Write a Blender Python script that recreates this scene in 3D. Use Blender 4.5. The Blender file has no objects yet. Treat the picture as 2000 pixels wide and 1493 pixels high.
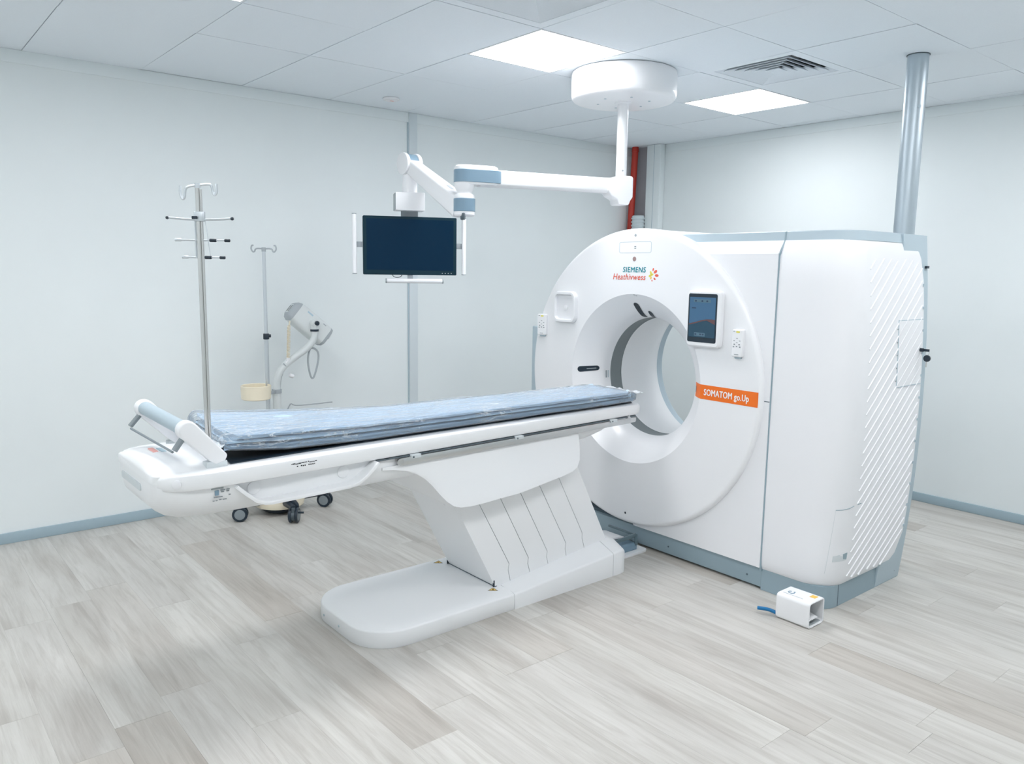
import bpy, bmesh, math, random
from mathutils import Vector, Matrix, noise
random.seed(7)
PI = math.pi
scn = bpy.context.scene
COL = scn.collection

# ------------------------------------------------------------------ camera
cam_d = bpy.data.cameras.new('camera')
cam = bpy.data.objects.new('camera', cam_d)
COL.objects.link(cam)
cam_d.sensor_fit = 'HORIZONTAL'
cam_d.sensor_width = 36.0
cam_d.lens = 36.0 * 1546.3 / 2000.0
cam_d.clip_start = 0.02
_r = Vector((0.7707896, -0.6369205, 0.0146844))
_u = Vector((0.0782448, 0.1175149, 0.9899838))
_f = Vector((0.6322667, 0.7619203, -0.1404150))
cam.matrix_world = Matrix(((_r.x, _u.x, -_f.x, -5.69381), (_r.y, _u.y, -_f.y, -5.13127), (_r.z, _u.z, -_f.z, 1.57738), (0, 0, 0, 1)))
scn.camera = cam
# ------------------------------------------------------------------ world, exposure
wd = bpy.data.worlds.new('world')
scn.world = wd
wd.use_nodes = True
wd.node_tree.nodes['Background'].inputs[0].default_value = (0.75, 0.85, 1.0, 1)
wd.node_tree.nodes['Background'].inputs[1].default_value = 0.3
scn.view_settings.view_transform = 'Standard'
scn.view_settings.look = 'None'
scn.view_settings.gamma = 1.0
scn.view_settings.use_curve_mapping = False
scn.view_settings.exposure = 0.0
PANEL_STRENGTH = 17.4
scn.cycles.max_bounces = 9
scn.cycles.diffuse_bounces = 5
scn.cycles.transparent_max_bounces = 16

# ------------------------------------------------------------------ materials
def mat(name, col, rough=0.5, metal=0.0, emit=None, estr=0.0, coat=0.0, spec=0.5, alpha=None):
    m = bpy.data.materials.new(name)
    m.use_nodes = True
    b = m.node_tree.nodes['Principled BSDF']
    b.inputs['Base Color'].default_value = (*col, 1)
    b.inputs['Roughness'].default_value = rough
    b.inputs['Metallic'].default_value = metal
    b.inputs['Specular IOR Level'].default_value = spec
    b.inputs['Coat Weight'].default_value = coat
    if emit:
        b.inputs['Emission Color'].default_value = (*emit, 1)
        b.inputs['Emission Strength'].default_value = estr
    return m

def add_noise(m, scale, amount, bump=0.0, stretch=(1, 1, 1), detail=3.0):
    """gentle colour variation and fine relief in world space"""
    nt = m.node_tree
    b = nt.nodes['Principled BSDF']
    geo = nt.nodes.new('ShaderNodeNewGeometry')
    mp = nt.nodes.new('ShaderNodeMapping')
    mp.inputs['Scale'].default_value = stretch
    nz = nt.nodes.new('ShaderNodeTexNoise')
    nz.inputs['Scale'].default_value = scale
    nz.inputs['Detail'].default_value = detail
    nt.links.new(geo.outputs['Position'], mp.inputs['Vector'])
    nt.links.new(mp.outputs['Vector'], nz.inputs['Vector'])
    if amount:
        base = b.inputs['Base Color'].default_value[:]
        rp = nt.nodes.new('ShaderNodeValToRGB')
        rp.color_ramp.elements[0].position = 0.3
        rp.color_ramp.elements[1].position = 0.7
        rp.color_ramp.elements[0].color = (*[c * (1 - amount) for c in base[:3]], 1)
        rp.color_ramp.elements[1].color = (*[min(1, c * (1 + amount)) for c in base[:3]], 1)
        nt.links.new(nz.outputs['Fac'], rp.inputs['Fac'])
        nt.links.new(rp.outputs['Color'], b.inputs['Base Color'])
    if bump:
        bp = nt.nodes.new('ShaderNodeBump')
        bp.inputs['Strength'].default_value = bump
        bp.inputs['Distance'].default_value = 0.002
        nt.links.new(nz.outputs['Fac'], bp.inputs['Height'])
        nt.links.new(bp.outputs['Normal'], b.inputs['Normal'])
    return m

M = {}
M['wall'] = add_noise(mat('wall_paint', (0.815, 0.868, 0.878), 0.6), 1.3, 0.015)
M['wall_bare'] = add_noise(mat('bare_wall', (0.40, 0.40, 0.43), 0.8), 6, 0.05)
M['trim'] = mat('wall_trim', (0.80, 0.86, 0.872), 0.5)
M['strip'] = mat('wall_joint_strip', (0.70, 0.765, 0.795), 0.4)
M['baseboard'] = mat('baseboard_grey', (0.36, 0.47, 0.53), 0.5)
M['tile'] = add_noise(mat('ceiling_tile', (0.855, 0.91, 0.96), 0.75), 160, 0.012, 0.08)
M['plenum'] = mat('plenum_dark', (0.05, 0.065, 0.08), 0.9)
M['white'] = mat('white_plastic', (0.875, 0.885, 0.905), 0.32, coat=0.15)
M['white_soft'] = mat('white_cover', (0.86, 0.87, 0.895), 0.42)
M['table_white'] = mat('table_white', (0.87, 0.885, 0.90), 0.38)
M['grey'] = mat('grey_cover', (0.30, 0.40, 0.455), 0.45)
M['grey_light'] = mat('grey_trim', (0.45, 0.55, 0.61), 0.4)
M['under'] = mat('floor_underlay', (0.33, 0.32, 0.30), 0.8)
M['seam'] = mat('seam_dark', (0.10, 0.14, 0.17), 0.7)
M['slate'] = mat('slate_band', (0.20, 0.31, 0.40), 0.35)
M['dark'] = mat('dark_plastic', (0.012, 0.025, 0.04), 0.35)
M['darkgrey'] = mat('dark_grey', (0.10, 0.13, 0.15), 0.5)
M['midgrey'] = mat('mid_grey', (0.35, 0.39, 0.41), 0.45)
M['window_ring'] = mat('bore_ring', (0.21, 0.24, 0.25), 0.5)
M['screen'] = mat('monitor_screen', (0.002, 0.010, 0.02), 0.3, emit=(0.0008, 0.013, 0.034), estr=1.0, spec=0.12)
M['bezel'] = mat('monitor_bezel', (0.006, 0.03, 0.045), 0.45, spec=0.2)
M['steel'] = mat('brushed_steel', (0.62, 0.62, 0.61), 0.28, 1.0)
M['alu'] = mat('aluminium', (0.66, 0.70, 0.73), 0.35, 0.85)
M['galv'] = mat('pillar_aluminium', (0.50, 0.57, 0.62), 0.38, 0.75)
M['rail_metal'] = mat('rail_metal', (0.60, 0.61, 0.61), 0.3, 1.0)
M['red'] = mat('red_pipe', (0.50, 0.035, 0.02), 0.45)
M['orange'] = mat('orange_band', (0.92, 0.18, 0.012), 0.45)
M['teal'] = mat('teal_ink', (0.0, 0.26, 0.31), 0.5)
M['coral'] = mat('coral_ink', (0.76, 0.13, 0.08), 0.5)
M['coral_pale'] = mat('pale_coral_ink', (0.85, 0.42, 0.38), 0.5)
M['teal_pale'] = mat('pale_teal_ink', (0.45, 0.60, 0.68), 0.5)
M['yellow'] = mat('yellow_ink', (0.80, 0.72, 0.12), 0.5)
M['amber'] = mat('amber_label', (0.86, 0.55, 0.10), 0.5)
M['slot'] = mat('slot_grey', (0.66, 0.71, 0.73), 0.5)
M['ink'] = mat('black_ink', (0.02, 0.025, 0.03), 0.6)
M['ink_grey'] = mat('grey_ink', (0.25, 0.28, 0.30), 0.6)
M['white_ink'] = mat('white_ink', (0.92, 0.92, 0.92), 0.5)
M['cream'] = mat('cream_plastic', (0.85, 0.78, 0.62), 0.45)
M['inj'] = mat('injector_plastic', (0.72, 0.76, 0.765), 0.45)
M['inj_grey'] = mat('injector_grey', (0.42, 0.46, 0.49), 0.45)
M['pad'] = mat('mattress_vinyl', (0.49, 0.65, 0.79), 0.4)
M['blue'] = mat('blue_lever', (0.0, 0.15, 0.36), 0.4)
M['duct'] = mat('duct_grey', (0.62, 0.70, 0.73), 0.5)
M['maroon'] = mat('sensor_tint', (0.35, 0.24, 0.23), 0.4)
M['diff'] = mat('light_diffuser', (1, 1, 1), 0.5, emit=(0.985, 0.980, 1.0), estr=PANEL_STRENGTH)

# clear plastic wrap
def plastic():
    m = bpy.data.materials.new('clear_plastic_wrap')
    m.use_nodes = True
    nt = m.node_tree
    nt.nodes.clear()
    out = nt.nodes.new('ShaderNodeOutputMaterial')
    mix = nt.nodes.new('ShaderNodeMixShader')
    tr = nt.nodes.new('ShaderNodeBsdfTransparent')
    tr.inputs[0].default_value = (0.93, 0.96, 0.98, 1)
    gl = nt.nodes.new('ShaderNodeBsdfPrincipled')
    gl.inputs['Base Color'].default_value = (0.86, 0.91, 0.95, 1)
    gl.inputs['Roughness'].default_value = 0.13
    gl.inputs['Specular IOR Level'].default_value = 1.0
    geo = nt.nodes.new('ShaderNodeNewGeometry')
    mp = nt.nodes.new('ShaderNodeMapping')
    mp.inputs['Scale'].default_value = (1.6, 9.0, 7.0)
    nz = nt.nodes.new('ShaderNodeTexNoise')
    nz.inputs['Scale'].default_value = 3.0
    nz.inputs['Detail'].default_value = 5.0
    nz.inputs['Distortion'].default_value = 1.2
    bp = nt.nodes.new('ShaderNodeBump')
    bp.inputs['Strength'].default_value = 0.6
    bp.inputs['Distance'].default_value = 0.02
    fr = nt.nodes.new('ShaderNodeFresnel')
    fr.inputs['IOR'].default_value = 1.6
    n2 = nt.nodes.new('ShaderNodeTexNoise')
    mp2 = nt.nodes.new('ShaderNodeMapping')
    mp2.inputs['Scale'].default_value = (1.7, 5.5, 14.0)
    n2.inputs['Scale'].default_value = 2.2
    n2.inputs['Detail'].default_value = 6.0
    n2.inputs['Roughness'].default_value = 0.62
    n2.inputs['Distortion'].default_value = 1.6
    sb = nt.nodes.new('ShaderNodeMath'); sb.operation = 'SUBTRACT'; sb.inputs[1].default_value = 0.5
    ab = nt.nodes.new('ShaderNodeMath'); ab.operation = 'ABSOLUTE'
    rg = nt.nodes.new('ShaderNodeMapRange')  # milky crease lines, which also paint in the wrap's white crinkle highlights
    rg.inputs['From Min'].default_value = 0.0
    rg.inputs['From Max'].default_value = 0.022
    rg.inputs['To Min'].default_value = 0.55
    rg.inputs['To Max'].default_value = 0.0
    lo = nt.nodes.new('ShaderNodeTexNoise'); lo.inputs['Scale'].default_value = 3.3
    rl_ = nt.nodes.new('ShaderNodeMapRange'); rl_.inputs['From Min'].default_value = 0.47; rl_.inputs['From Max'].default_value = 0.62
    ml = nt.nodes.new('ShaderNodeMath'); ml.operation = 'MULTIPLY'
    ad2 = nt.nodes.new('ShaderNodeMath'); ad2.operation = 'ADD'; ad2.use_clamp = True
    ad = nt.nodes.new('ShaderNodeMath')
    ad.operation = 'ADD'
    ad.inputs[1].default_value = 0.06
    ad.use_clamp = True
    L = nt.links.new
    L(geo.outputs['Position'], mp.inputs['Vector'])
    L(mp.outputs['Vector'], nz.inputs['Vector'])
    L(nz.outputs['Fac'], bp.inputs['Height'])
    L(bp.outputs['Normal'], gl.inputs['Normal'])
    L(bp.outputs['Normal'], fr.inputs['Normal'])
    L(fr.outputs['Fac'], ad.inputs[0])
    L(geo.outputs['Position'], mp2.inputs['Vector'])
    L(mp2.outputs['Vector'], n2.inputs['Vector'])
    L(geo.outputs['Position'], lo.inputs['Vector'])
    L(n2.outputs['Fac'], sb.inputs[0]); L(sb.outputs[0], ab.inputs[0]); L(ab.outputs[0], rg.inputs['Value'])
    L(lo.outputs['Fac'], rl_.inputs['Value'])
    L(rg.outputs['Result'], ml.inputs[0]); L(rl_.outputs['Result'], ml.inputs[1])
    L(ad.outputs[0], ad2.inputs[0]); L(ml.outputs[0], ad2.inputs[1])
    L(ad2.outputs[0], mix.inputs['Fac'])
    L(tr.outputs[0], mix.inputs[1])
    L(gl.outputs[0], mix.inputs[2])
    L(mix.outputs[0], out.inputs['Surface'])
    return m
M['plastic'] = plastic()

def glassy(name, col, a):
    m = mat(name, col, 0.12)
    m.node_tree.nodes['Principled BSDF'].inputs['Alpha'].default_value = a
    return m
M['bracket'] = mat('bracket_grey', (0.24, 0.28, 0.30), 0.45)
M['smoke_guard'] = mat('smoke_guard', (0.13, 0.19, 0.22), 0.3)

def wood():
    m = bpy.data.materials.new('vinyl_plank')
    m.use_nodes = True
    nt = m.node_tree
    L = nt.links.new
    b = nt.nodes['Principled BSDF']
    b.inputs['Roughness'].default_value = 0.42
    b.inputs['Specular IOR Level'].default_value = 0.4
    geo = nt.nodes.new('ShaderNodeNewGeometry')
    oi = nt.nodes.new('ShaderNodeObjectInfo')
    # offset the pattern per plank
    cmb = nt.nodes.new('ShaderNodeCombineXYZ')
    mul = nt.nodes.new('ShaderNodeMath'); mul.operation = 'MULTIPLY'; mul.inputs[1].default_value = 37.0
    L(oi.outputs['Random'], mul.inputs[0])
    L(mul.outputs[0], cmb.inputs['Z'])
    add = nt.nodes.new('ShaderNodeVectorMath'); add.operation = 'ADD'
    L(geo.outputs['Position'], add.inputs[0])
    L(cmb.outputs[0], add.inputs[1])
    def noise_tex(sc, scale, det, dist=0.0, rough=0.55):
        mp = nt.nodes.new('ShaderNodeMapping')
        mp.inputs['Scale'].default_value = sc
        nz = nt.nodes.new('ShaderNodeTexNoise')
        nz.inputs['Scale'].default_value = scale
        nz.inputs['Detail'].default_value = det
        nz.inputs['Distortion'].default_value = dist
        nz.inputs['Roughness'].default_value = rough
        L(add.outputs[0], mp.inputs['Vector'])
        L(mp.outputs['Vector'], nz.inputs['Vector'])
        return nz
    broad = noise_tex((4.0, 0.7, 1), 1.5, 3, 0.4)
    streak = noise_tex((17.0, 1.0, 1), 2.0, 5, 0.9, 0.62)
    fine = noise_tex((150.0, 5.0, 1), 2.0, 3, 0.2)
    rb = nt.nodes.new('ShaderNodeValToRGB')
    e = rb.color_ramp.elements
    e[0].position = 0.26; e[0].color = (0.46, 0.437, 0.405, 1)
    e[1].position = 0.66; e[1].color = (0.625, 0.613, 0.583, 1)
    k = rb.color_ramp.elements.new(0.46); k.color = (0.562, 0.549, 0.518, 1)
    L(broad.outputs['Fac'], rb.inputs['Fac'])
    rs = nt.nodes.new('ShaderNodeValToRGB')
    rs.color_ramp.elements[0].position = 0.36; rs.color_ramp.elements[0].color = (0.70, 0.68, 0.66, 1)
    rs.color_ramp.elements[1].position = 0.56; rs.color_ramp.elements[1].color = (1, 1, 1, 1)
    L(streak.outputs['Fac'], rs.inputs['Fac'])
    rf = nt.nodes.new('ShaderNodeValToRGB')
    rf.color_ramp.elements[0].position = 0.3; rf.color_ramp.elements[0].color = (0.95, 0.945, 0.94, 1)
    rf.color_ramp.elements[1].position = 0.6; rf.color_ramp.elements[1].color = (1, 1, 1, 1)
    L(fine.outputs['Fac'], rf.inputs['Fac'])
    m1 = nt.nodes.new('ShaderNodeMix'); m1.data_type = 'RGBA'; m1.blend_type = 'MULTIPLY'; m1.inputs['Factor'].default_value = 0.5
    L(rb.outputs['Color'], m1.inputs['A']); L(rs.outputs['Color'], m1.inputs['B'])
    m2 = nt.nodes.new('ShaderNodeMix'); m2.data_type = 'RGBA'; m2.blend_type = 'MULTIPLY'; m2.inputs['Factor'].default_value = 1.0
    L(m1.outputs['Result'], m2.inputs['A']); L(rf.outputs['Color'], m2.inputs['B'])
    # per plank tint
    rp = nt.nodes.new('ShaderNodeValToRGB')
    rp.color_ramp.elements[0].color = (0.89, 0.855, 0.82, 1)
    rp.color_ramp.elements[1].color = (1.06, 1.06, 1.05, 1)
    k = rp.color_ramp.elements.new(0.22); k.color = (0.99, 0.985, 0.98, 1)
    L(oi.outputs['Random'], rp.inputs['Fac'])
    m3 = nt.nodes.new('ShaderNodeMix'); m3.data_type = 'RGBA'; m3.blend_type = 'MULTIPLY'; m3.inputs['Factor'].default_value = 1.0
    L(m2.outputs['Result'], m3.inputs['A']); L(rp.outputs['Color'], m3.inputs['B'])
    L(m3.outputs['Result'], b.inputs['Base Color'])
    bp = nt.nodes.new('ShaderNodeBump'); bp.inputs['Strength'].default_value = 0.08; bp.inputs['Distance'].default_value = 0.001
    L(streak.outputs['Fac'], bp.inputs['Height']); L(bp.outputs['Normal'], b.inputs['Normal'])
    return m
M['plank'] = wood()

# ------------------------------------------------------------------ geometry helpers (all in world coordinates)
OFF = {}
def root(name, loc, label, cat, group=None, kind=None):
    o = bpy.data.objects.new(name, None)
    o.empty_display_size = 0.05
    COL.objects.link(o)
    o.location = loc
    o['label'] = label
    o['category'] = cat
    if group: o['group'] = group
    if kind: o['kind'] = kind
    OFF[o] = Vector(loc)
    return o

def add(name, geo, m, parent=None, smooth=True, bevel=0.0, seg=2, angle=35, label=None):
    """link one mesh object; geo = (verts, faces) in world coordinates"""
    off = OFF[parent] if parent is not None else Vector((0, 0, 0))
    bm = bmesh.new()
    vs = [bm.verts.new(Vector(v) - off) for v in geo[0]]
    for f in geo[1]:
        try: bm.faces.new([vs[i] for i in f])
        except ValueError: pass
    bmesh.ops.remove_doubles(bm, verts=bm.verts, dist=1e-6)
    bmesh.ops.recalc_face_normals(bm, faces=bm.faces)
    if bevel:
        es = [e for e in bm.edges if len(e.link_faces) == 2 and e.calc_face_angle(0) > math.radians(30)]
        bmesh.ops.bevel(bm, geom=es, offset=bevel, segments=seg, profile=0.5, affect='EDGES', clamp_overlap=True)
    me = bpy.data.meshes.new(name)
    bm.to_mesh(me); bm.free()
    me.materials.append(M[m] if isinstance(m, str) else m)
    if smooth:
        me.shade_smooth()
        me.set_sharp_from_angle(angle=math.radians(angle))
    o = bpy.data.objects.new(name, me)
    COL.objects.link(o)
    if parent is not None:
        o.parent = parent
    if label: o['label'] = label
    OFF[o] = off
    return o

def tag(o, label, cat, group=None, kind=None):
    if label: o['label'] = label
    if cat: o['category'] = cat
    if group: o['group'] = group
    if kind: o['kind'] = kind
    return o

def join(*gs):
    V, F = [], []
    for v, f in gs:
        n = len(V); V += list(v); F += [[i + n for i in q] for q in f]
    return V, F

def box(x0, x1, y0, y1, z0, z1):
    V = [(x, y, z) for z in (z0, z1) for y in (y0, y1) for x in (x0, x1)]
    return V, [(0, 2, 3, 1), (4, 5, 7, 6), (0, 1, 5, 4), (2, 6, 7, 3), (0, 4, 6, 2), (1, 3, 7, 5)]

def obox(c, ex, ey, ez, hx, hy, hz):
    """oriented box: centre, three axes, half sizes"""
    c, ex, ey, ez = Vector(c), Vector(ex), Vector(ey), Vector(ez)
    V = [c + ex * hx * a + ey * hy * b + ez * hz * d for d in (-1, 1) for b in (-1, 1) for a in (-1, 1)]
    return V, [(0, 2, 3, 1), (4, 5, 7, 6), (0, 1, 5, 4), (2, 6, 7, 3), (0, 4, 6, 2), (1, 3, 7, 5)]

def loft(loops, cap0=True, cap1=True, closed=True):
    V, F = [], []
    n = len(loops[0])
    for l in loops: V += [tuple(p) for p in l]
    for k in range(len(loops) - 1):
        for i in range(n if closed else n - 1):
            j = (i + 1) % n
            F.append((k * n + i, k * n + j, (k + 1) * n + j, (k + 1) * n + i))
    if cap0: F.append(tuple(range(n))[::-1])
    if cap1: F.append(tuple((len(loops) - 1) * n + i for i in range(n)))
    return V, F

def prism(poly, axis, a, b):
    def P(p, t):
        return {'x': (t, p[0], p[1]), 'y': (p[0], t, p[1]), 'z': (p[0], p[1], t)}[axis]
    return loft([[P(p, a) for p in poly], [P(p, b) for p in poly]])

def frame_of(d):
    d = Vector(d).normalized()
    a = Vector((0, 0, 1)) if abs(d.z) < 0.95 else Vector((1, 0, 0))
    u = d.cross(a).normalized()
    return u, d.cross(u).normalized(), d

def lathe(prof, c, d=(0, 0, 1), n=32, caps=True):
    """profile of (distance along axis, radius) about centre c"""
    u, v, d = frame_of(d)
    c = Vector(c)
    loops = [[c + d * a + (u * math.cos(2 * PI * i / n) + v * math.sin(2 * PI * i / n)) * max(r, 1e-5) for i in range(n)] for a, r in prof]
    return loft(loops, caps, caps)

def cyl(p, q, r, n=20, r2=None):
    p, q = Vector(p), Vector(q)
    return lathe([(0, r), ((q - p).length, r2 if r2 is not None else r)], p, q - p, n)

def rcyl(p, q, r, n=20, e=0.004):
    p, q = Vector(p), Vector(q)
    L = (q - p).length
    return lathe([(0, r - e), (e * 0.3, r - e * 0.3), (e, r), (L - e, r), (L - e * 0.3, r - e * 0.3), (L, r - e)], p, q - p, n)

def smooth_path(pts, n=6):
    """Catmull-Rom"""
    P = [Vector(p) for p in pts]
    P = [P[0] * 2 - P[1]] + P + [P[-1] * 2 - P[-2]]
    out = []
    for i in range(1, len(P) - 2):
        for k in range(n):
            t = k / n
            a, b, c, d = P[i - 1], P[i], P[i + 1], P[i + 2]
            out.append(0.5 * ((2 * b) + (c - a) * t + (2 * a - 5 * b + 4 * c - d) * t * t + (3 * b - a - 3 * c + d) * t ** 3))
    out.append(P[-2])
    return out

def tube(path, r, n=10, caps=True):
    P = [Vector(p) for p in path]
    rs = r if isinstance(r, (list, tuple)) else [r] * len(P)
    u = None
    loops = []
    for i, p in enumerate(P):
        d = (P[min(i + 1, len(P) - 1)] - P[max(i - 1, 0)]).normalized()
        if u is None: u = frame_of(d)[0]
        u = (u - d * u.dot(d)).normalized()
        v = d.cross(u)
        loops.append([p + (u * math.cos(2 * PI * k / n) + v * math.sin(2 * PI * k / n)) * rs[i] for k in range(n)])
    return loft(loops, caps, caps)

def rrect(cx, cy, hx, hy, r, n=5):
    out = []
    r = min(r, hx * 0.999, hy * 0.999)
    for sx, sy, a0 in ((1, 1, 0), (-1, 1, 90), (-1, -1, 180), (1, -1, 270)):
        for k in range(n + 1):
            a = math.radians(a0 + 90 * k / n)
            out.append((cx + sx * (hx - r) + r * math.cos(a), cy + sy * (hy - r) + r * math.sin(a)))
    return out

def on_plane(poly, o, ex, ey, ez, a, b):
    """2-D polygon in the plane (o, ex, ey), extruded along ez from a to b"""
    o, ex, ey, ez = Vector(o), Vector(ex), Vector(ey), Vector(ez)
    return loft([[o + ex * p[0] + ey * p[1] + ez * t for p in poly] for t in (a, b)])

FONT_CACHE = {}
def text_geo(s, size, o, ex, ey, ez, thick=0.0006, align='LEFT', shear=0.0, bold=0.0, sx=1.0, width=None, space=1.0):
    cu = bpy.data.curves.new('lettering', 'FONT')
    cu.body = s; cu.size = 1.0; cu.align_x = align; cu.shear = shear; cu.offset = 0.0; cu.space_character = space
    cu.extrude = 0.0; cu.resolution_u = 3
    t = bpy.data.objects.new('lettering', cu)
    COL.objects.link(t)
    dg = bpy.context.evaluated_depsgraph_get()
    me = bpy.data.meshes.new_from_object(t.evaluated_get(dg))
    o, ex, ey, ez = Vector(o), Vector(ex), Vector(ey), Vector(ez)
    if width:
        xs_ = [v.co.x for v in me.vertices]
        sx = width / ((max(xs_) - min(xs_)) * size)
    V = [o + ex * (v.co.x * size * sx) + ey * (v.co.y * size) + ez * thick for v in me.vertices]
    F = [tuple(p.vertices) for p in me.polygons]
    if bold:
        V0, F0, n0 = list(V), list(F), len(V)
        for q, (da, db) in enumerate(((1, 0), (-1, 0), (0, .6), (0, -.6))):
            V += [v + ex * (da * bold * size) + ey * (db * bold * size) + ez * (.00006 * (q + 1)) for v in V0]
            F += [tuple(i + n0 * (q + 1) for i in f) for f in F0]
    bpy.data.meshes.remove(me)
    bpy.data.objects.remove(t)
    bpy.data.curves.remove(cu)
    return V, F

def lerp(a, b, t): return a + (b - a) * t
def interp(xs, ys, x):
    if x <= xs[0]: return ys[0]
    for i in range(len(xs) - 1):
        if x <= xs[i + 1]:
            return lerp(ys[i], ys[i + 1], (x - xs[i]) / (xs[i + 1] - xs[i]))
    return ys[-1]

# ------------------------------------------------------------------ the room
XW, YW, H = -7.4, -6.3, 2.705
def struct(name, geo, m, label, **k):
    o = add(name, geo, m, **k)
    o['kind'] = 'structure'; o['label'] = label; o['category'] = name.split('_')[0]
    return o

floor = struct('floor', box(XW - .1, .1, YW - .1, .1, -0.12, -0.003), 'under', 'pale grey wood-look plank floor', smooth=False)
ceiling = struct('ceiling', box(XW - .1, .1, YW - .1, .1, 2.84, 2.94), 'plenum', 'white suspended tile ceiling with flush joints', smooth=False)
wall_left = struct('wall_left', box(XW - .1, .1, 0, .1, 0, 2.84), 'wall', 'smooth white left wall behind the injector stand', smooth=False)
wall_right = struct('wall_right', box(0, .1, YW - .1, 0, 0, 2.84), 'wall', 'smooth white right wall behind the scanner', smooth=False)
struct('wall_back', box(XW, 0, YW - .1, YW, 0, 2.84), 'wall', 'plain white wall behind the camera', smooth=False)
struct('wall_near', box(XW - .1, XW, YW, 0, 0, 2.84), 'wall', 'plain white wall on the near left', smooth=False)
struct('baseboard_left', box(XW, 0, -0.012, 0, 0, 0.062), 'baseboard', 'blue-grey skirting along the left wall', bevel=.003)
struct('baseboard_right', box(-0.012, 0, YW, -0.012, 0, 0.062), 'baseboard', 'blue-grey skirting along the right wall', bevel=.003)
# thin cover strip of the wall panels just under the ceiling
struct('trim_1', box(XW, 0, -0.006, 0, 2.636, H), 'trim', 'white cover strip along the top of the left wall', bevel=.002)
struct('trim_2', box(-0.006, 0, YW, -0.38, 2.636, H), 'trim', 'white cover strip along the top of the right wall', bevel=.002)
t3 = struct('trim_3', box(-2.462, -2.388, -0.012, 0, 0.06, H), 'strip', 'pale blue vertical joint strip on the left wall', bevel=.003)
add('joint_lip', box(-2.472, -2.463, -0.008, -.0005, 0.064, H - .07), 'grey_light', t3)
# corner recess with bare wall, boxed column
struct('trim_4', box(-0.004, 0, -0.24, -0.006, 0, H), 'wall_bare', 'bare mauve-grey strip of wall beside the red pipe', smooth=False)
t5 = struct('trim_5', box(-0.07, 0, -0.375, -0.215, 0, H), 'trim', 'white boxed column cover in the far corner', bevel=.006)
add('cover_joint', box(-0.0725, -0.07, -0.305, -0.302, 0, H), 'grey_light', t5)

# planks: one shared unit mesh
pm = add('plank', box(-.5, .5, -.5, .5, -.5, .5), 'plank', None, smooth=False)
pmesh = pm.data
bpy.data.objects.remove(pm)
PWID, PLEN = 0.1835, 1.22
anch = {-4.11: -1.69, -5.03: -1.12, -4.50: -0.77, -2.80: -2.83, -2.60: -3.53}
nrow = 0
x = -4.204 - PWID * 17
edge = []
while x < 0:
    a, b = max(x, XW), min(x + PWID, 0.0)
    if b - a > 0.01:
        j0 = None
        for k, v in anch.items():
            if a < k < b: j0 = v
        if j0 is None: j0 = -random.random() * PLEN
        y = j0
        while y < 0: y += PLEN
        while y > YW:
            y1, y0 = min(y, 0.0), max(y - PLEN, YW)
            if y1 - y0 > 0.02:
                o = bpy.data.objects.new('plank', pmesh)
                COL.objects.link(o)
                o.parent = floor
                dz = random.uniform(-.0003, .0003)
                o.location = ((a + b) / 2, (y0 + y1) / 2, -0.0022 + dz)
                o.scale = (b - a - .0004, y1 - y0 - .0007, 0.0044)
            y -= PLEN
    x += PWID

# ceiling tiles
XL = [-3.09740 + 0.6 * i for i in range(-8, 6)]
XL = [XW] + [v for v in XL if v > XW + .05] + [0.0]
YL = [0.0] + [-(0.97976 + 0.6 * j) for j in range(0, 9)]
YL = [v for v in YL if v > YW + .05] + [YW]
lights, vents = set(), set()
def cell_of(px, py):
    for i in range(len(XL) - 1):
        for j in range(len(YL) - 1):
            if XL[i] < px < XL[i + 1] and YL[j + 1] < py < YL[j]: return (i, j)
for px in (-6.4, -4.6, -2.8, -1.0):
    for py in (-1.88, -4.28):
        lights.add(cell_of(px, py))
vents.add(cell_of(-3.4, -2.48)); vents.add(cell_of(-1.6, -2.48))
tmesh = add('ceiling_tile', box(-.5, .5, -.5, .5, -.5, .5), 'tile', None, smooth=False)
tdat = tmesh.data
bpy.data.objects.remove(tmesh)
for i in range(len(XL) - 1):
    for j in range(len(YL) - 1):
        if (i, j) in lights or (i, j) in vents: continue
        x0, x1, y1, y0 = XL[i], XL[i + 1], YL[j], YL[j + 1]
        o = bpy.data.objects.new('ceiling_tile', tdat)
        COL.objects.link(o); o.parent = ceiling
        g = 0.0042
        o.location = ((x0 + x1) / 2, (y0 + y1) / 2, H + .006 + random.uniform(-.0012, .0016))
        o.scale = (x1 - x0 - g, y1 - y0 - g, .012)
        o.rotation_euler = (random.uniform(-.0028, .0028), random.uniform(-.0028, .0028), 0)

def frame_geo(x0, x1, y0, y1, w, z0, z1):
    a = [(x0, y0), (x1, y0), (x1, y1), (x0, y1)]
    b = [(x0 + w, y0 + w), (x1 - w, y0 + w), (x1 - w, y1 - w), (x0 + w, y1 - w)]
    L = [[(*p, z1) for p in a], [(*p, z0) for p in a], [(*p, z0) for p in b], [(*p, z1) for p in b]]
    return loft(L + [L[0]], False, False)

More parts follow.
